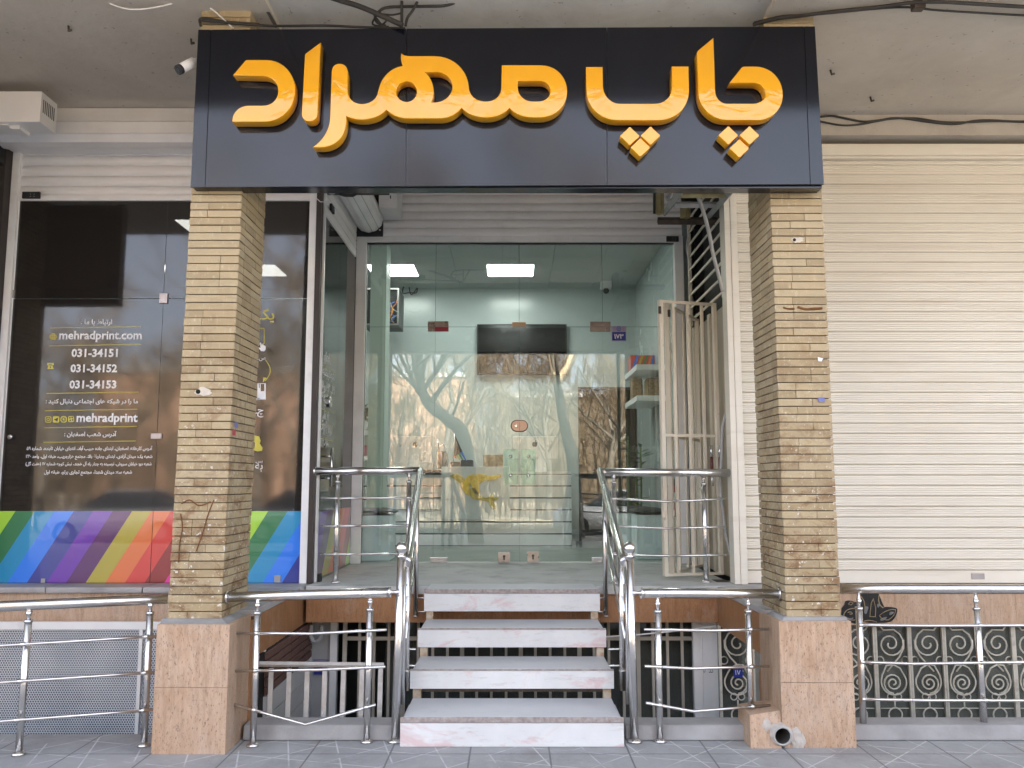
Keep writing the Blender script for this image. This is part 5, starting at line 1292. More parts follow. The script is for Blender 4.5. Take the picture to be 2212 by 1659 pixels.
# network cabinet with wires
t = thing('network_cabinet', 'black wall cabinet with loose coloured wires high beside the column', 'cabinet', tuple(P(830, 660, 10.6)))
x0, x1, za, zb = rect(783, 702, 862, 622, 10.6)
b = MB(); b.box(x0, x1, 10.62, 11.1, za, zb, simple('cabinet_black', (.018, .02, .02), .4), .006); b.build('case', None, t)
b = MB(); 
for a in ((x0, x0+.02, za, zb), (x1-.02, x1, za, zb), (x0+.021, x1-.021, zb-.02, zb), (x0+.021, x1-.021, za, za+.02)): b.box(a[0], a[1], 10.60, 10.619, a[2], a[3], GREYM)
b.build('door_rim', None, t)
rnd = random.Random(4)
for k, c_ in enumerate(((.45, .18, .02), (.45, .22, .02), (.03, .10, .35), (.35, .10, .03), (.25, .28, .30))):
    cx = x1-.17+.02*k; pts = [(cx+rnd.uniform(-.05, .1), 10.60-.02*i, zb-.16-.07*i+rnd.uniform(-.02, .02)) for i in (0, .8, 1.6, 2.4, 3.3, 4.2)]
    b = MB(); b.tube(smooth(pts), .006, simple('wire_%d' % k, c_), 6); b.build('wire', None, t)
b = MB(); q = P(885, 632, 11.5); b.tube(smooth([q+Vector((-.08, 0, .1)), q+Vector((-.09, -.05, -.02)), q, q+Vector((.09, -.03, -.01)), q+Vector((.1, 0, .06)), q+Vector((.02, 0, -.03)), q+Vector((-.02, .03, .12))]), .008, CABLE, 6); tag(b.build('cable_coil'), 'loop of dark cable on the back wall beside the cabinet', 'cable')
t = thing('dome_camera', 'small white dome camera under the ceiling on right of the back wall', 'camera', tuple(P(1309, 630, 11.2)))
q = P(1309, 629, 11.2); b = MB(); b.box(q.x-.07, q.x+.07, 11.13, 11.27, q.z+.03, ZCE, WHITE, .006); b.build('mount', None, t); b = MB(); b.sphere((q.x, 11.18, q.z), .04, BLACK, 14, 10); b.build('dome', None, t)
# shelves and goods on right wall
for v0, v1, lab in ((799, 821, 'upper white floating shelf on the right wall'), (870, 882, 'lower white floating shelf on the right wall')):
    q0 = P(1374, v1, 10.3); b = MB(); b.box(XRW-.32, XRW-.002, 9.35, 10.35, q0.z, q0.z+.06, WHITE, .003); tag(b.build('wall_shelf'), lab, 'shelf', 'white shelves on the right wall')
q = P(1374, 821, 10.3).z+.06
t = thing('gift_box', 'rainbow striped box on the upper white shelf', 'box', (1.5, 10.2, q))
b = MB(); b.box(1.40, 1.68, 10.0, 10.3, q, q+.20, BAND[9], .003); b.build('box', None, t)
for k, m in enumerate((BAND[3], BAND[7], BAND[1], BAND[8], BAND[3])):
    b = MB(); y0 = 1.40+.055*k; b.poly([(y0, 9.997, q+.004), (y0+.03, 9.997, q+.004), (min(1.68, y0+.10), 9.997, q+.196), (min(1.66, y0+.07), 9.997, q+.196)], m); b.build('stripe', None, t)
q = P(1374, 882, 10.3).z+.06
PATT = M('patterned_tin', (.16, .10, .05), (.42, .30, .18), .4, scale=40)
b = MB(); b.box(1.40, 1.52, 9.9, 10.1, q, q+.24, PATT, .004); b.box(1.405, 1.515, 9.905, 10.095, q+.241, q+.26, PATT, .004); tag(b.build('patterned_box'), 'narrow patterned brown box on the lower white shelf', 'box')
b = MB(); b.box(1.53, 1.67, 9.6, 9.85, q, q+.20, PATT, .004); b.box(1.535, 1.665, 9.605, 9.845, q+.201, q+.225, PATT, .004); tag(b.build('patterned_box'), 'wider patterned brown box on the lower white shelf', 'box')
# plants
def leaf(b, p, d, L, wd, m):
    d = d.normalized(); s = d.cross(Vector((0, 0, 1))); s = s.normalized()*wd if s.length > .01 else Vector((wd, 0, 0))
    a, c = p+d*L*.45+s, p+d*L*.45-s
    b.poly([p, a, p+d*L+Vector((0, 0, -.15*L)), c], m)
rnd = random.Random(11)
t = thing('bamboo_plant', 'tall lucky bamboo with drooping leaves beside the stools', 'plant', (1.4, 10.2, ZL))
b = MB(); lf = MB()
for k in range(4):
    x = 1.36+.05*k; y = 10.1+.06*(k % 2); top = [2.05, 1.75, 1.6, 1.95][k]
    pts = [(x, y, ZL+.3), (x+rnd.uniform(-.03, .03), y, 1.3), (x+rnd.uniform(-.07, .07), y, top)]
    b.tube(smooth(pts, 4), .011, simple('bamboo_stem', (.10, .17, .05)), 8)
    for i in range(16):
        f = rnd.uniform(.35, 1); p = Vector(pts[1]).lerp(Vector(pts[2]), f) if f > .5 else Vector(pts[0]).lerp(Vector(pts[1]), f*2)
        a = rnd.uniform(0, 2*PI); leaf(lf, p, Vector((math.cos(a), math.sin(a), .5)), rnd.uniform(.10, .2), .014, LEAF)
b.build('stem', None, t); lf.build('foliage', None, t)
b = MB(); b.lathe((1.43, 10.13, ZL), [(.09, 0), (.12, .32), (.125, .34), (.10, .34)], simple('glass_vase', (.25, .33, .30), .1), 20); b.build('pot', None, t)
t = thing('wall_shelf_unit', 'white shelf unit with small pink boxes left of the column', 'shelf', tuple(P(790, 950, 10.4)))
x0, x1, za, zb = rect(700, 1090, 800, 929, 10.4)
b = MB()
for v in (936, 990, 1045): zz = P(780, v, 10.4).z; b.box(x0, x1, 10.4, 10.7, zz-.02, zz+.03, WHITE, .003)
b.build('board', None, t)
b = MB(); b.box(x0, x1, 10.701, 10.72, za, zb, WALLW); b.build('back', None, t)
for u, v, c_ in ((770, 990, (.55, .10, .22)), (777, 990, (.7, .68, .66)), (785, 990, (.30, .06, .12))):
    b = MB(); q = P(u, v, 10.42); b.box(q.x-.035, q.x+.03, 10.42, 10.52, q.z+.031, q.z+.16, simple('carton_%d' % u, c_), .003); o = b.build('carton', None)
    tag(o, {770: 'pink carton on the middle board of the shelf unit', 777: 'white carton on the middle board of the shelf unit', 785: 'dark red carton on the middle board of the shelf unit'}[u], 'carton')
t = thing('potted_plant', 'bushy dark green potted plant on top of the white shelf unit', 'plant', tuple(P(780, 932, 10.5)))
q = P(780, 932, 10.5); b = MB(); b.lathe((q.x, 10.55, q.z+.02), [(.06, 0), (.085, .10), (.09, .11), (.07, .11)], WHITE, 18); b.build('pot', None, t)
lf = MB()
for i in range(170):
    a = rnd.uniform(0, 2*PI); e = rnd.uniform(-.1, 1.3); leaf(lf, Vector((q.x, 10.55, q.z+.12+rnd.uniform(0, .15))), Vector((math.cos(a)*math.cos(e), math.sin(a)*math.cos(e), math.sin(e))), rnd.uniform(.08, .19), .022, LEAF)
lf.build('foliage', None, t)
# stools and extinguisher
STM = M('pale_blue_stool_panel', (.80, .90, .94), (.76, .86, .90), .35, scale=2, dirt=(.35, .36, .30), dscale=5); CUSH = M('black_leatherette', (.016, .019, .020), (.03, .033, .034), .42)
def stool(label, x0, x1, y0, z0=ZL):
    t = thing('stool', label, 'stool', ((x0+x1)/2, y0, z0), 'box stools with black cushions')
    zt_ = z0+.445
    b = MB(); b.box(x0, x1, y0, y0+.42, z0+.002, zt_, STM, .003); b.build('base', None, t)
    b = MB(); bm = bmesh.new(); bmesh.ops.create_cube(bm, size=1); bmesh.ops.subdivide_edges(bm, edges=list(bm.edges), cuts=6, use_grid_fill=True)
    for v in bm.verts:
        p = v.co*2; r_ = max(abs(p.x), abs(p.y)); sq = (1-.10*(abs(p.z)**2)); bul = (1-p.x**4)*(1-p.y**4)
        v.co = Vector(((x0+x1)/2+p.x*.5*(x1-x0+.05)*sq, y0+.21+p.y*.24*sq, zt_+.035+p.z*(.018+.022*max(bul, 0))))
    for f in bm.faces: f.smooth = True
    b.bm = bm; b.build('cushion', CUSH, t); return t
xa, xb, _, _ = rect(757, 1210, 842, 1120, 8.65)
stool('pale blue box stool with black cushion behind the left glass pane', xa, xb, 8.65)
xa, xb, _, _ = rect(1377, 1210, 1440, 1120, 8.85)
stool('pale blue box stool with black cushion behind the folding gate', xa, xb, 8.85)
stool('pale box stool half hidden behind the other one on the right', xa-.14, xa+.26, 9.35)
t = thing('fire_extinguisher', 'red fire extinguisher standing inside behind the folding gate', 'extinguisher', (1.58, 9.3, ZL))
YE = 8.62; q0, q1 = P(1461, 1116, YE), P(1461, 1049, YE)
b = MB(); b.lathe((q0.x, YE, q0.z), [(.05, 0), (.085, .01), (.088, .03), (.088, q1.z-q0.z-.07), (.06, q1.z-q0.z-.02), (.03, q1.z-q0.z)], RED, 24); b.build('cylinder', None, t)
b = MB(); b.tube([(q0.x, YE, q1.z), (q0.x, YE, q1.z+.05)], .02, BLACK, 10); b.box(q0.x-.07, q0.x+.03, YE-.01, YE+.01, q1.z+.05, q1.z+.07, BLACK, .003); b.build('valve', None, t)
b = MB(); b.tube(smooth([(q0.x-.02, YE, q1.z+.04), (q0.x-.11, YE-.04, q1.z-.03), (q0.x-.10, YE-.08, q1.z-.2), (q0.x-.05, YE-.085, q1.z-.3)]), .010, BLACK, 8); b.build('hose', None, t)
b = MB(); b.box(q0.x-.05, q0.x+.05, YE-.092, YE-.0885, q0.z+.14, q0.z+.24, WHITE); b.build('paper_label', None, t)
b = MB(); b.box(q0.x-.09, q0.x+.07, YE-.1, YE+.12, ZL, q0.z-.001, WALLW, .004); tag(b.build('extinguisher_stand'), 'pale plinth carrying the red fire extinguisher', 'stand')

# ------------------------------------------------------------------ light well: grilles, screens, basement
t = thing('perforated_screen', 'white framed perforated metal screen behind the left steel railing', 'screen', (-3, 6.5, 0))
k = N('perforated_sheet'); k.set(.42, .1); v = k.coord((1, 1, 1)); sx = k.n('ShaderNodeSeparateXYZ'); k.l(v, sx.inputs[0])
pit = .0185; d2 = None
for o_ in (0, .5):
    fx = k.math('SUBTRACT', k.math('FRACT', k.math('ADD', k.math('DIVIDE', sx.outputs[0], pit), 500+o_)), .5)
    fz = k.math('MULTIPLY', k.math('SUBTRACT', k.math('FRACT', k.math('ADD', k.math('DIVIDE', sx.outputs[2], pit*1.732), 500+o_)), .5), 1.732)
    dd = k.math('ADD', k.math('MULTIPLY', fx, fx), k.math('MULTIPLY', fz, fz)); d2 = dd if d2 is None else k.math('MINIMUM', d2, dd)
k.l(k.math('GREATER_THAN', d2, .38**2), k.b.inputs['Alpha'])
k.col(k.mix(k.ramp(k.noise(v, 3.2, 5), [(.4, 0), (.7, 1)]), (.78, .80, .84), (.62, .65, .70))); PERF = k.m
YP = 6.46
zt = P(100, 1360, YP).z; zt2 = P(100, 1343, YP).z
xp = P(302, 1450, YP).x
b = MB(); b.box(-4.3, xp-.014, YP, YP+.0015, -1.0, zt, PERF); b.build('perforated_sheet', None, t)
b = MB(); b.box(xp+.014, -1.62, YP, YP+.0015, -1.0, zt, PERF); b.build('perforated_sheet', None, t)
b = MB(); b.box(-4.3, -1.62, YP-.012, YP+.03, zt+.0005, zt2, WHITE2, .003); b.build('head_rail', None, t)
b = MB(); b.box(xp-.0135, xp+.0135, YP-.012, YP+.03, -1.0, zt, WHITE2, .002); b.build('mullion', None, t)
b = MB(); b.box(-4.3, -1.62, YP+.35, YP+.36, -1.1, .5, M('dusty_blue_panel', (.06, .10, .17), (.22, .26, .29), .7, scale=2.2)); b.build('dusty_panel', None, t)
# basement front under the landing
YG = 6.86
t = thing('basement_grille', 'cream barred window grille of the basement under the landing', 'grille', (0, YG, -.3))
xa, xb = P(745, 1400, YG).x, P(1505, 1400, YG).x
zr = P(900, 1379, YG).z
n = int((xb-xa)/.113)
for i in range(n+1):
    x = xa+(xb-xa)*i/n; w2 = .016 if i % 4 == 0 else .010
    b = MB(); b.box(x-w2, x+w2, YG-.01, YG+.012, -1.05, .452, M('dirty_cream_bar', (.56, .52, .44), (.47, .43, .36), .6, scale=9)); b.build('bar', None, t)
b = MB(); b.box(xa, xb, YG-.008, YG+.010, zr-.014, zr+.014, MATS['dirty_cream_bar']); b.build('rail', None, t)
t = thing('basement_window', 'dark basement glazing behind the barred grille', 'window', (0, 7.0, -.3))
b = MB(); b.box(-1.0, xb, 6.98, 6.99, -1.05, .456, DARKGL); b.build('glass_pane', None, t)
b = MB(); b.box(-.95, -.35, 7.4, 7.7, -1.1, -.18, simple('teal_cabinet', (.10, .18, .19))); b.box(-.2, .9, 7.5, 7.8, -1.1, -.05, simple('navy_board', (.015, .02, .04))); b.build('cabinet', None, t)
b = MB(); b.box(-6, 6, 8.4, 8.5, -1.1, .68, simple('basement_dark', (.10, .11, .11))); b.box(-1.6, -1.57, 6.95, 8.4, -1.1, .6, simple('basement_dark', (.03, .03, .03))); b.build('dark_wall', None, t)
# left: basement entrance
t = thing('basement_door', 'grey basement door with white frame and blue number plate left under the landing', 'door', (-1.3, 6.9, -.5))
x0, x1, za, zb = rect(670, 1560, 716, 1350, 6.9)
b = MB(); b.box(x0, x1, 6.90, 6.93, -1.05, .45, simple('grey_door_leaf', (.40, .40, .40))); b.build('leaf', None, t)
b = MB(); b.box(x0-.045, x0-.001, 6.86, 6.92, -1.05, .45, WHITE, .002); b.box(x1+.001, x1+.055, 6.86, 6.92, -1.05, .45, WHITE, .002); b.box(x0, x1, 6.86, 6.899, -.50, -.46, WHITE); b.build('frame', None, t)
b = MB(); b.pbox(676, 1424, 709, 1459, 6.885, .01, simple('plate_lilac2', (.22, .22, .32))); b.pbox(678, 1438, 707, 1457, 6.881, .003, MATS['plate_blue']); b.build('number_plate', None, t)
b = MB(); b.tube(smooth([P(672, 1350, 6.75), P(671, 1372, 6.75), P(675, 1383, 6.75), P(682, 1385, 6.75), P(690, 1380, 6.75), P(694, 1370, 6.75), P(694, 1352, 6.75)]), .017, PVC, 10); tag(b.build('u_pipe'), 'U shaped grey plastic pipe hanging under the landing edge', 'pipe')
t = thing('stair_flank_wall', 'grey boarded wall with dark brick band beside the basement stair', 'wall', (-1.56, 6.1, -.4))
b = MB()
for i in range(9): b.box(-1.572, -1.552, 5.6, 6.84, -1.05+.135*i, -1.05+.135*(i+1)-.006, M('grey_board', (.58, .58, .57), (.50, .50, .49), .6, scale=3)); 
b.build('boarding', None, t)
b = MB(); b.box(-1.59, -1.573, 5.5, 6.86, -1.05, .43, BLACK); b.build('backing', None, t)
for i in range(5):
    b = MB(); z = .165+.055*i
    b.box(-1.571, -1.553, 5.60, 6.2, z, z+.047, M('dark_red_brick', (.15, .075, .055), (.10, .052, .04), .9, scale=20), .003); b.box(-1.571, -1.553, 6.21, 6.84, z, z+.047, MATS['dark_red_brick'], .003); b.build('brick_course', None, t)
t = thing('stair_rail', 'small white flat bar railing of the basement stair', 'railing', (-1.2, 5.5, 0))
FBAR = M('weathered_white_bar', (.62, .60, .57), (.50, .47, .43), .6, scale=14, dirt=(.28, .22, .17), dscale=9)
YQ = 5.50
a, c = P(540, 1434, YQ), P(829, 1437, YQ)
b = MB(); b.tube([a, c], .016, FBAR, 4); b.build('top_bar', None, t)
for xx in (460, 640, 820, 995, 1180, 1365, 1550):
    u = 486.6+.2167*xx; q = P(u, 1440, YQ); q2 = P(u-5, 1560, YQ)
    b = MB(); b.hexa([(q2.x-.016, YQ-.006, -.5), (q2.x+.016, YQ-.006, -.5), (q2.x+.016, YQ+.006, -.5), (q2.x-.016, YQ+.006, -.5)], [(q.x-.014, YQ-.006, q.z-.01), (q.x+.014, YQ-.006, q.z-.01), (q.x+.014, YQ+.006, q.z-.01), (q.x-.014, YQ+.006, q.z-.01)], FBAR); b.build('baluster', None, t)
b = MB(); x0, x1, za, zb = rect(548, 1550, 572, 1405, 5.62); b.box(x0, x1, 5.62, 5.66, -.6, zb, FBAR, .003); b.build('end_post', None, t)
# right: white column panel, side iron door, then the scrolled grilles
t = thing('basement_post', 'white painted metal post with cracks right under the landing', 'post', (1.5, 6.8, -.3))
x0, x1, za, zb = rect(1501, 1550, 1556, 1365, 6.75)
b = MB(); b.box(x0, x0+(x1-x0)*.33, 6.75, 6.80, -1.05, .452, WHITE, .002); b.box(x0+(x1-x0)*.335, x0+(x1-x0)*.74, 6.745, 6.80, -1.05, .452, WHITE, .002); b.box(x0+(x1-x0)*.745, x1, 6.75, 6.80, -1.05, .452, WHITE, .002); b.build('casing', None, t)
text('کد ۱۸', P(1519, 1450, 6.744).x, P(1541, 1450, 6.744).x, P(1519, 1453, 6.744).z, simple('marker_black', (.03, .03, .03)), t, 6.7435, fa=True, hgt=.045, name='handwriting')
b = MB(); b.tube(smooth([P(1300, 1376, 6.6), P(1380, 1371, 6.6), P(1480, 1361, 6.62), P(1550, 1352, 6.65)]), .006, WHITE, 6); tag(b.build('wire'), 'thin white wire slanting under the landing right of the steps', 'cable')
IRON = M('cream_ironwork', (.62, .59, .50), (.54, .50, .41), .6, scale=16, dirt=(.16, .11, .08), dscale=12)
pxm = 6.62/F*1.0
def spiral(cx, cz, r, turns, a0, sgn, n=26, r1=.15):
    return [(cx+(r*(1-k/n*(1-r1)))*math.cos(a0+sgn*2*PI*turns*k/n), cz+(r*(1-k/n*(1-r1)))*math.sin(a0+sgn*2*PI*turns*k/n)) for k in range(n+1)]
def ring(cx, cz, r, a0=0, a1=2*PI, n=24): return [(cx+r*math.cos(a0+(a1-a0)*k/n), cz+r*math.sin(a0+(a1-a0)*k/n)) for k in range(n+1)]
def scroll_panel(x, flip, label, Y=6.62, w=.27, plate=False):
    t = thing('scroll_grille', label, 'grille', (x, Y, -.3), 'scrolled iron grilles of the light well')
    zv = lambda v: P(2000, v, Y).z
    s = -1 if flip else 1
    def tb(pts, nm, r=.0062):
        b = MB(); b.tube([(x+s*px_, Y, z) for px_, z in pts], r, IRON, 6); b.build(nm, None, t)
    z1_ = zv(1391); z2 = zv(1473)
    tb([(.10, .45)]+[(.06, .40)]+[(-.02, z1_+.105)]+spiral(.012, z1_, .105, 1.75, PI*.62, 1), 'scroll')
    tb([(-.088, z1_+.03), (-.086, z1_-.03), (-.05, z1_-.095), (.0, z1_-.15), (.045, z1_-.20)], 'scroll')
    tb([(.0, z1_-.15), (-.05, z2+.10), (-.088, z2+.03)]+ring(0, z2, .094, PI*.95, PI*2.05)+[(.085, z2+.05), (.05, z2+.12), (.01, z1_-.15)], 'teardrop')
    tb(spiral(0.005, z2-.008, .076, 2.0, -PI*.5, 1), 'scroll')
    for dx in (-.095, .095):
        tb([(dx+.028*math.cos(a), z1_-.12+.028*math.sin(a)) for a in [PI/2*k_/3 for k_ in range(0, 16)]], 'curl', .0045)
    for dx in (-.028, .028): tb(ring(dx, zv(1505), .024, 0, 2*PI, 14), 'curl', .0045)
    tb([(0, zv(1512)), (0, zv(1531))], 'stem'); tb(ring(0, zv(1544), .05, 0, 2*PI, 20), 'ring')
    tb([(-w/2+.03, zv(1530)), (w/2-.03, zv(1530))], 'cross_bar', .004)
    for dx in (-w/2+.011, w/2-.011):
        b = MB(); b.box(x+dx-.0095, x+dx+.0095, Y-.012, Y+.012, -1.05, .448, IRON, .002); b.build('stile', None, t)
    b = MB(); b.box(x-w/2, x+w/2, Y+.03, Y+.034, -1.05, .452, DARKGL); b.build('glass_pane', None, t)
    if plate:
        b = MB(); b.pbox(1585, 1442, 1604, 1463, Y-.02, .008, MATS['plate_blue']); b.build('number_plate', None, t)
        ptext('۱۷', 1588, 1600, 1458, Y-.022, TXTW, t, fa=True)
    return t
us = [1854.5, 1929.6, 2004.4, 2079, 2154.5, 2230]
orders = ['just right of right pillar base', 'second from right pillar base', 'third from right pillar base', 'fourth from right pillar base', 'fifth from right pillar base', 'last one at the right picture edge']
for i, (u, o_) in enumerate(zip(us, orders)):
    x = P(u, 1450, 6.62).x; scroll_panel(x, i % 2, 'cream scrolled iron grille over dark glass, '+o_)
scroll_panel(P(1592, 1450, 6.62).x, 0, 'cream scrolled iron grille with blue plate left of right pillar base', plate=True)
b = MB(); b.box(1.80, 6, 6.9, 7.0, -1.1, .452, simple('dim_well', (.30, .285, .25), .9)); tag(b.build('well_back_wall'), 'dim wall behind the scrolled iron grilles', 'wall')
# painted black tag on the stone band
Q6 = lambda x, y: (P(1797.3+.2067*x, 1260.8+.2067*y, 6.536).x, P(1797.3+.2067*x, 1260.8+.2067*y, 6.536).z)
t = thing('graffiti', 'glossy black spray tag on the travertine band right of right pillar', 'graffiti', (Q6(400, 250)[0], 6.53, .6))
blk = M('spray_black', (.008, .008, .008), None, .16); tan = simple('tag_outline', (.30, .22, .12))
body = 'M 100 260 C 120 225 130 235 135 190 C 150 170 180 170 235 190 L 300 200 L 300 110 C 380 95 480 95 490 110 L 545 245 C 600 240 660 245 680 262 C 690 300 660 365 620 395 C 560 415 500 410 380 410 L 330 398 C 300 400 260 395 245 420 L 205 410 C 150 390 110 370 95 350 Z'
outline('paint', [[Q6(*p) for p in l] for l in parse(body)], 6.5355, .003, blk, t)
for pth in ('M 118 330 C 125 280 170 250 240 255 L 240 262 C 175 260 135 285 126 330 C 140 365 200 380 240 375 L 240 382 C 190 388 130 372 118 330 Z', 'M 390 345 L 405 200 L 430 150 L 460 250 L 455 350 Z M 397 338 L 448 342 L 452 252 L 430 168 L 412 205 Z', 'M 490 330 C 540 290 600 255 665 268 C 672 300 640 350 590 380 C 550 390 500 360 490 330 Z M 497 330 C 508 355 550 382 588 373 C 635 345 664 303 658 275 C 600 264 545 297 497 330 Z', 'M 165 215 L 190 185 L 225 200 L 200 225 Z M 174 214 L 199 218 L 216 202 L 192 192 Z'):
    outline('outline_stroke', [[Q6(*p) for p in l] for l in parse(pth)], 6.533, .002, tan, t)

for pth in ('M 340 240 C 360 232 375 236 380 250 L 365 300 C 350 330 335 320 335 290 Z', 'M 600 300 C 620 288 645 290 648 300 C 640 318 610 330 598 328 Z', 'M 468 215 L 492 205 L 500 232 L 480 250 Z', 'M 505 370 C 530 350 560 345 575 350 C 560 375 530 390 510 388 Z', 'M 140 340 C 170 362 200 365 220 352 L 222 362 C 195 380 160 372 140 340 Z'):
    outline('shine', [[Q6(*p) for p in l] for l in parse(pth)], 6.534, .0012, simple('tag_grey', (.16, .165, .17), .3), t)
for pth in ('M 300 130 C 330 150 350 200 345 260 L 338 262 C 342 205 325 160 295 138 Z', 'M 495 120 C 480 180 500 230 540 250 L 532 256 C 490 236 472 180 487 120 Z', 'M 330 390 C 380 370 430 380 470 400 L 466 406 C 430 388 380 380 334 397 Z', 'M 160 300 C 180 285 205 290 215 310 C 210 325 185 325 180 315 L 190 312 C 195 318 205 315 206 308 C 198 296 180 296 166 306 Z'):
    outline('outline_stroke', [[Q6(*p) for p in l] for l in parse(pth)], 6.533, .002, tan, t)

# ------------------------------------------------------------------ what stands across the street (mirrored in the glass and steel)
def bare_tree(seed, h, r0, trunk=None, limbs=5, dens=1.0):
    rnd = random.Random(seed); tk = MB(); tw = MB(); cnt = [0]
    def rec(p, d, L, r, dep):
        n = 3; pts = [p]; dd = d.copy()
        for i in range(n):
            dd = (dd+Vector((rnd.uniform(-.22, .22), rnd.uniform(-.22, .22), rnd.uniform(-.06, .16)))).normalized(); pts.append(pts[-1]+dd*L/n)
        (tk if r > .045 else tw).tube(pts, [max(.0105, r*(1-.42*i/n)) for i in range(n+1)], None, 7 if r > .045 else 3, False); cnt[0] += 1
        if dep == 0: return
        k = rnd.choice((2, 3, 3)) if dep > 1 else int(rnd.choice((6, 7, 8))*dens)
        for j in range(k):
            f = rnd.uniform(.35, 1); i = min(n-1, int(f*n)); q = pts[i].lerp(pts[i+1], f*n-i)
            ax = Vector((rnd.uniform(-1, 1), rnd.uniform(-1, 1), rnd.uniform(-.25, .75))).normalized()
            nd = (dd*.75+ax*.8).normalized(); rec(q, nd, L*rnd.uniform(.55, .82), r*rnd.uniform(.45, .62), dep-1)
    if trunk is None: trunk = [Vector((0, 0, -.1)), Vector((rnd.uniform(-.2, .2), rnd.uniform(-.2, .2), h*.22)), Vector((rnd.uniform(-.4, .4), rnd.uniform(-.3, .3), h*.42))]
    tr_ = smooth(trunk, 4); m_ = len(tr_); tk.tube(tr_, [r0*(1.25-.6*i/(m_-1)) for i in range(m_)], None, 12)
    for k in range(limbs):
        a = 2*PI*k/limbs+rnd.uniform(-.5, .5); f = rnd.uniform(.55, 1); q = tr_[int(f*(m_-1))]
        rec(q, Vector((math.cos(a)*.75, math.sin(a)*.75, rnd.uniform(.5, 1.1))).normalized(), h*rnd.uniform(.22, .32), r0*.45, 4)
    rec(tr_[-1], Vector((rnd.uniform(-.2, .2), rnd.uniform(-.2, .2), 1)), h*.3, r0*.5, 4)
    return tk, tw
def plant_tree(seed, h, r0, loc, label, trunk=None, limbs=5, dens=1.0):
    t = thing('bare_tree', label, 'tree', loc, 'bare trees across the street')
    a, c = bare_tree(seed, h, r0, trunk, limbs, dens)
    for bb, nm, m in ((a, 'trunk', BARK), (c, 'crown', TWIG)):
        o = bb.build(nm, m, t); o.matrix_parent_inverse = Matrix.Identity(4)
    return t
mir = lambda u, v, Yv: Vector((P(u, v, Yv).x, 2*YD-Yv, P(u, v, Yv).z))
base = mir(1248, 1075, 26); base.z = 0
tk1 = [Vector((0, 0, -.2))]+[mir(u, v, 26)-base for u, v in ((1238, 1000), (1222, 930), (1208, 850), (1200, 810))]
t1 = plant_tree(21, 9.5, .17, (base.x, base.y, 0), 'pale forked bare tree mirrored right of the centre door joint', tk1, 3)
b = MB()
for pts in (((1200, 812), (1193, 780), (1185, 745), (1178, 690), (1168, 600)), ((1205, 820), (1222, 795), (1235, 765), (1258, 730), (1290, 660))):
    b.tube(smooth([mir(u, v, 26)-base for u, v in pts]), [.10*(1-.5*i/24) for i in range(25)], None, 10)
o = b.build('limb', M('sunlit_limb_bark', (.58, .48, .33), (.46, .37, .25), .9, scale=3), t1); o.matrix_parent_inverse = Matrix.Identity(4)  # sun on the upper limbs is put into this paler colour
base = mir(1030, 1060, 24); base.z = 0
tk2 = [Vector((0, 0, -.2))]+[mir(u, v, 24)-base for u, v in ((1003, 955), (965, 905), (928, 875), (912, 845), (905, 800))]
plant_tree(33, 8.0, .17, (base.x, base.y, 0), 'leaning dark bare tree mirrored left of the centre door joint', tk2, 6)
protos = [plant_tree(41+i, 9+i, .13, ((-9, -17, 0), (1.5, -19, 0), (7, -18, 0))[i], ('wide bare tree mirrored in the dark display window', 'bare tree standing deep in the park straight opposite the doors', 'bare tree standing deep in the park opposite right pillar')[i], None, 6, 1.15) for i in range(3)]
rnd = random.Random(9)
k = 0
for x, y in ((-15, -14), (-12, -24), (-6.5, -13.8), (-5.2, -23), (-2.4, -16), (-1.2, -28), (3.6, -14.2), (4.8, -24), (9.5, -27), (12, -15), (-18, -26), (17, -22), (-9, -34), (0, -37), (8, -36)):
    c_ = copy_tree(protos[k % 3]); c_.location = (x, y, 0); c_.rotation_euler.z = rnd.uniform(0, 6.28); sc_ = rnd.uniform(.85, 1.2); c_.scale = (sc_, sc_, sc_)
    c_['label'] = 'one of the bare trees forming the brown thicket mirrored in the glass'; k += 1
# the far undergrowth of the park reads as one brown mass of twigs
rnd = random.Random(77); b = MB()
for k in range(1000):
    x = rnd.uniform(-32, 32); y = rnd.uniform(-43, -20); h = rnd.uniform(3.5, 9.5); p = Vector((x, y, 0)); lean = Vector((rnd.uniform(-.3, .3), rnd.uniform(-.2, .2), 0))
    top = p+lean*h*.5+Vector((0, 0, h*.75)); b.tube([p, p.lerp(top, .5)+lean*.3, top], [.045, .030, .020], None, 3, False)
    for j in range(7):
        f = rnd.uniform(.25, 1); q = p.lerp(top, f); a = rnd.uniform(0, 2*PI); L = rnd.uniform(.6, 2.0)
        d = Vector((math.cos(a)*.7, math.sin(a)*.5, rnd.uniform(.3, 1.1))); b.tube([q, q+d*L*.5, q+d*L+Vector((0, 0, -.1*L))], [.022, .018, .013], None, 3, False)
o = b.build('undergrowth', TWIG); o['kind'] = 'stuff'; tag(o, 'brown mass of leafless undergrowth across the street', 'undergrowth')
PB = M('opposite_building_brick', (.11, .088, .062), (.08, .065, .045), .9, scale=.5)
PW = M('opposite_window', (.05, .06, .07), None, .15)
for i, (x0, x1, y, h, lab) in enumerate(((-30, -3, -48, 9.5, 'long reddish brick building behind the trees across the street'), (-1, 30, -50, 8.2, 'lower dark brick building behind the trees across the street'))):
    t = thing('building', lab, 'building', ((x0+x1)/2, y, 0))
    b = MB(); b.box(x0, x1, y-6, y, -.1, h, PB if i else M('opposite_red_brick', (.36, .22, .15), (.28, .17, .11), .9, scale=.5)); b.build('wall', None, t)
    b = MB(); b.box(x0-.2, x1+.2, y-6.2, y+.25, h+.002, h+.35, CONC); b.build('roof', None, t)
t = thing('park_fence', 'dark iron bar fence along the park edge across the street', 'fence', (0, -12.8, 0))
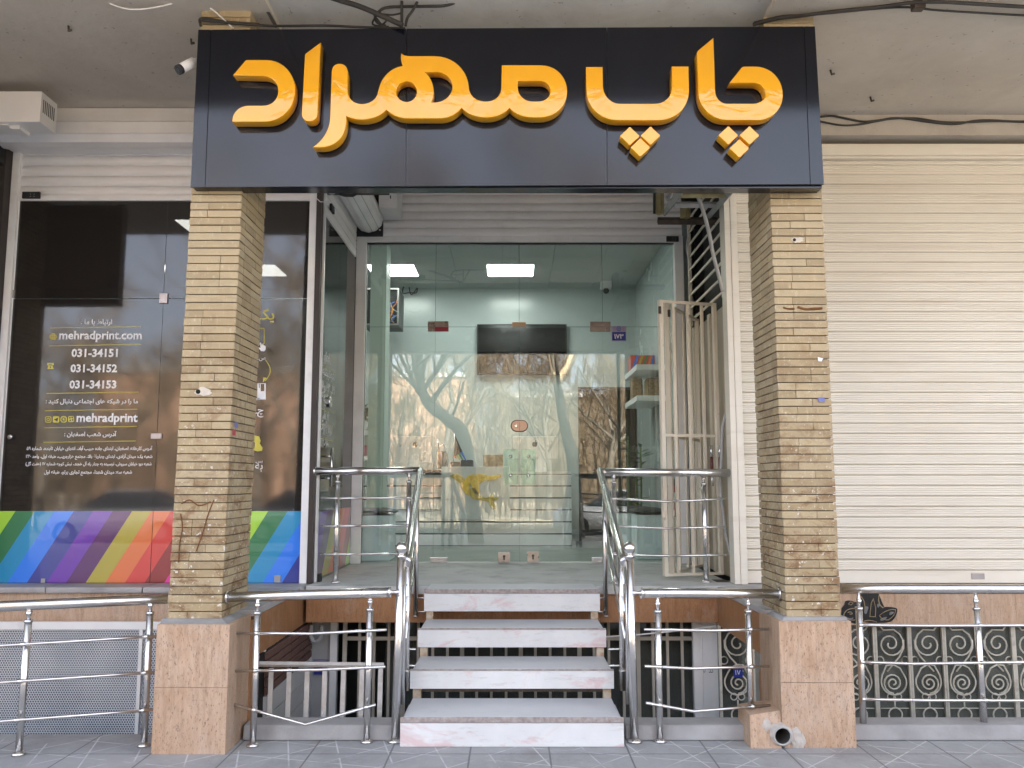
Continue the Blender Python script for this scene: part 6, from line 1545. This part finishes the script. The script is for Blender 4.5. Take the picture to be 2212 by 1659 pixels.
b = MB(); b.box(-25, 25, -12.83, -12.79, .95, 1.0, BLACK); b.box(-25, 25, -12.83, -12.79, .15, .2, BLACK); b.build('rail', None, t)
b = MB()
for i in range(250): b.box(-25+.2*i-.01, -25+.2*i+.01, -12.82, -12.80, 0, 1.1, BLACK)
o = b.build('bar', None, t); o['kind'] = 'stuff'
CW = M('white_car_paint', (.72, .72, .72), None, .18, coat=.8); CS = M('silver_car_paint', (.40, .41, .42), None, .2, .4, coat=.8)
def car(label, x, y, m, d=1):
    t = thing('parked_car', label, 'car', (x, y, -.14), 'cars parked across the street'); t.rotation_euler.z = 0 if d > 0 else PI
    L = [(-2.1, .30, .62, .78), (-2.05, .24, .80, .80), (-1.6, .22, .90, .82), (-1.0, .2, .95, .84), (.4, .2, .97, .84), (1.1, .2, .98, .84), (1.9, .22, .92, .82), (2.1, .3, .8, .78)]
    b = MB(); rows = []
    for xx, z0, z1_, hw in L:
        rows.append([b.bm.verts.new(p) for p in ((xx, -hw*.92, z0), (xx, -hw, (z0+z1_)/2), (xx, -hw*.95, z1_-.06), (xx, -hw*.6, z1_), (xx, hw*.6, z1_), (xx, hw*.95, z1_-.06), (xx, hw, (z0+z1_)/2), (xx, hw*.92, z0))])
    for i in range(len(rows)-1):
        for j in range(8): b._done(b.bm.faces.new((rows[i][j], rows[i][(j+1) % 8], rows[i+1][(j+1) % 8], rows[i+1][j])), m, True)
    b._done(b.bm.faces.new(rows[0]), m); b._done(b.bm.faces.new(rows[-1]), m)
    o = b.build('body', None, t); o.matrix_parent_inverse = Matrix.Identity(4)
    def loc(bb, nm):
        o = bb.build(nm, None, t); o.matrix_parent_inverse = Matrix.Identity(4)
    b = MB(); b.hexa([(-1.05, -.76, .93), (1.45, -.76, .95), (1.45, .76, .95), (-1.05, .76, .93)], [(-.35, -.60, 1.40), (.85, -.60, 1.42), (.85, .60, 1.42), (-.35, .60, 1.40)], PW, .03); loc(b, 'windows')
    b = MB(); b.hexa([(-.42, -.62, 1.385), (.92, -.62, 1.405), (.92, .62, 1.405), (-.42, .62, 1.385)], [(-.3, -.55, 1.45), (.8, -.55, 1.46), (.8, .55, 1.46), (-.3, .55, 1.45)], m, .02); loc(b, 'roof')
    for xx in (-1.3, 1.35):
        for yy in (-.80, .80):
            b = MB(); b.tube([(xx, yy-.09, .30), (xx, yy+.09, .30)], .30, BLACK, 24); b.tube([(xx, yy-.1, .30), (xx, yy+.1, .30)], .18, CS, 16); loc(b, 'wheel')
    for xx, c_, nm in ((-2.11, WHITE, 'headlight'), (2.09, RED, 'tail_light')):
        for yy in (-.58, .58): b = MB(); b.box(xx-.02, xx+.03, yy-.16, yy+.16, .62, .74, c_, .01); loc(b, nm)
    return t
car('white car parked by the park fence, mirrored in the right door leaf', 3.4, -11.2, CW); car('silver car parked by the park fence, mirrored in the left window', -5.5, -11.2, CS, -1); car('white car parked far left by the park fence', -11, -11.2, CW)
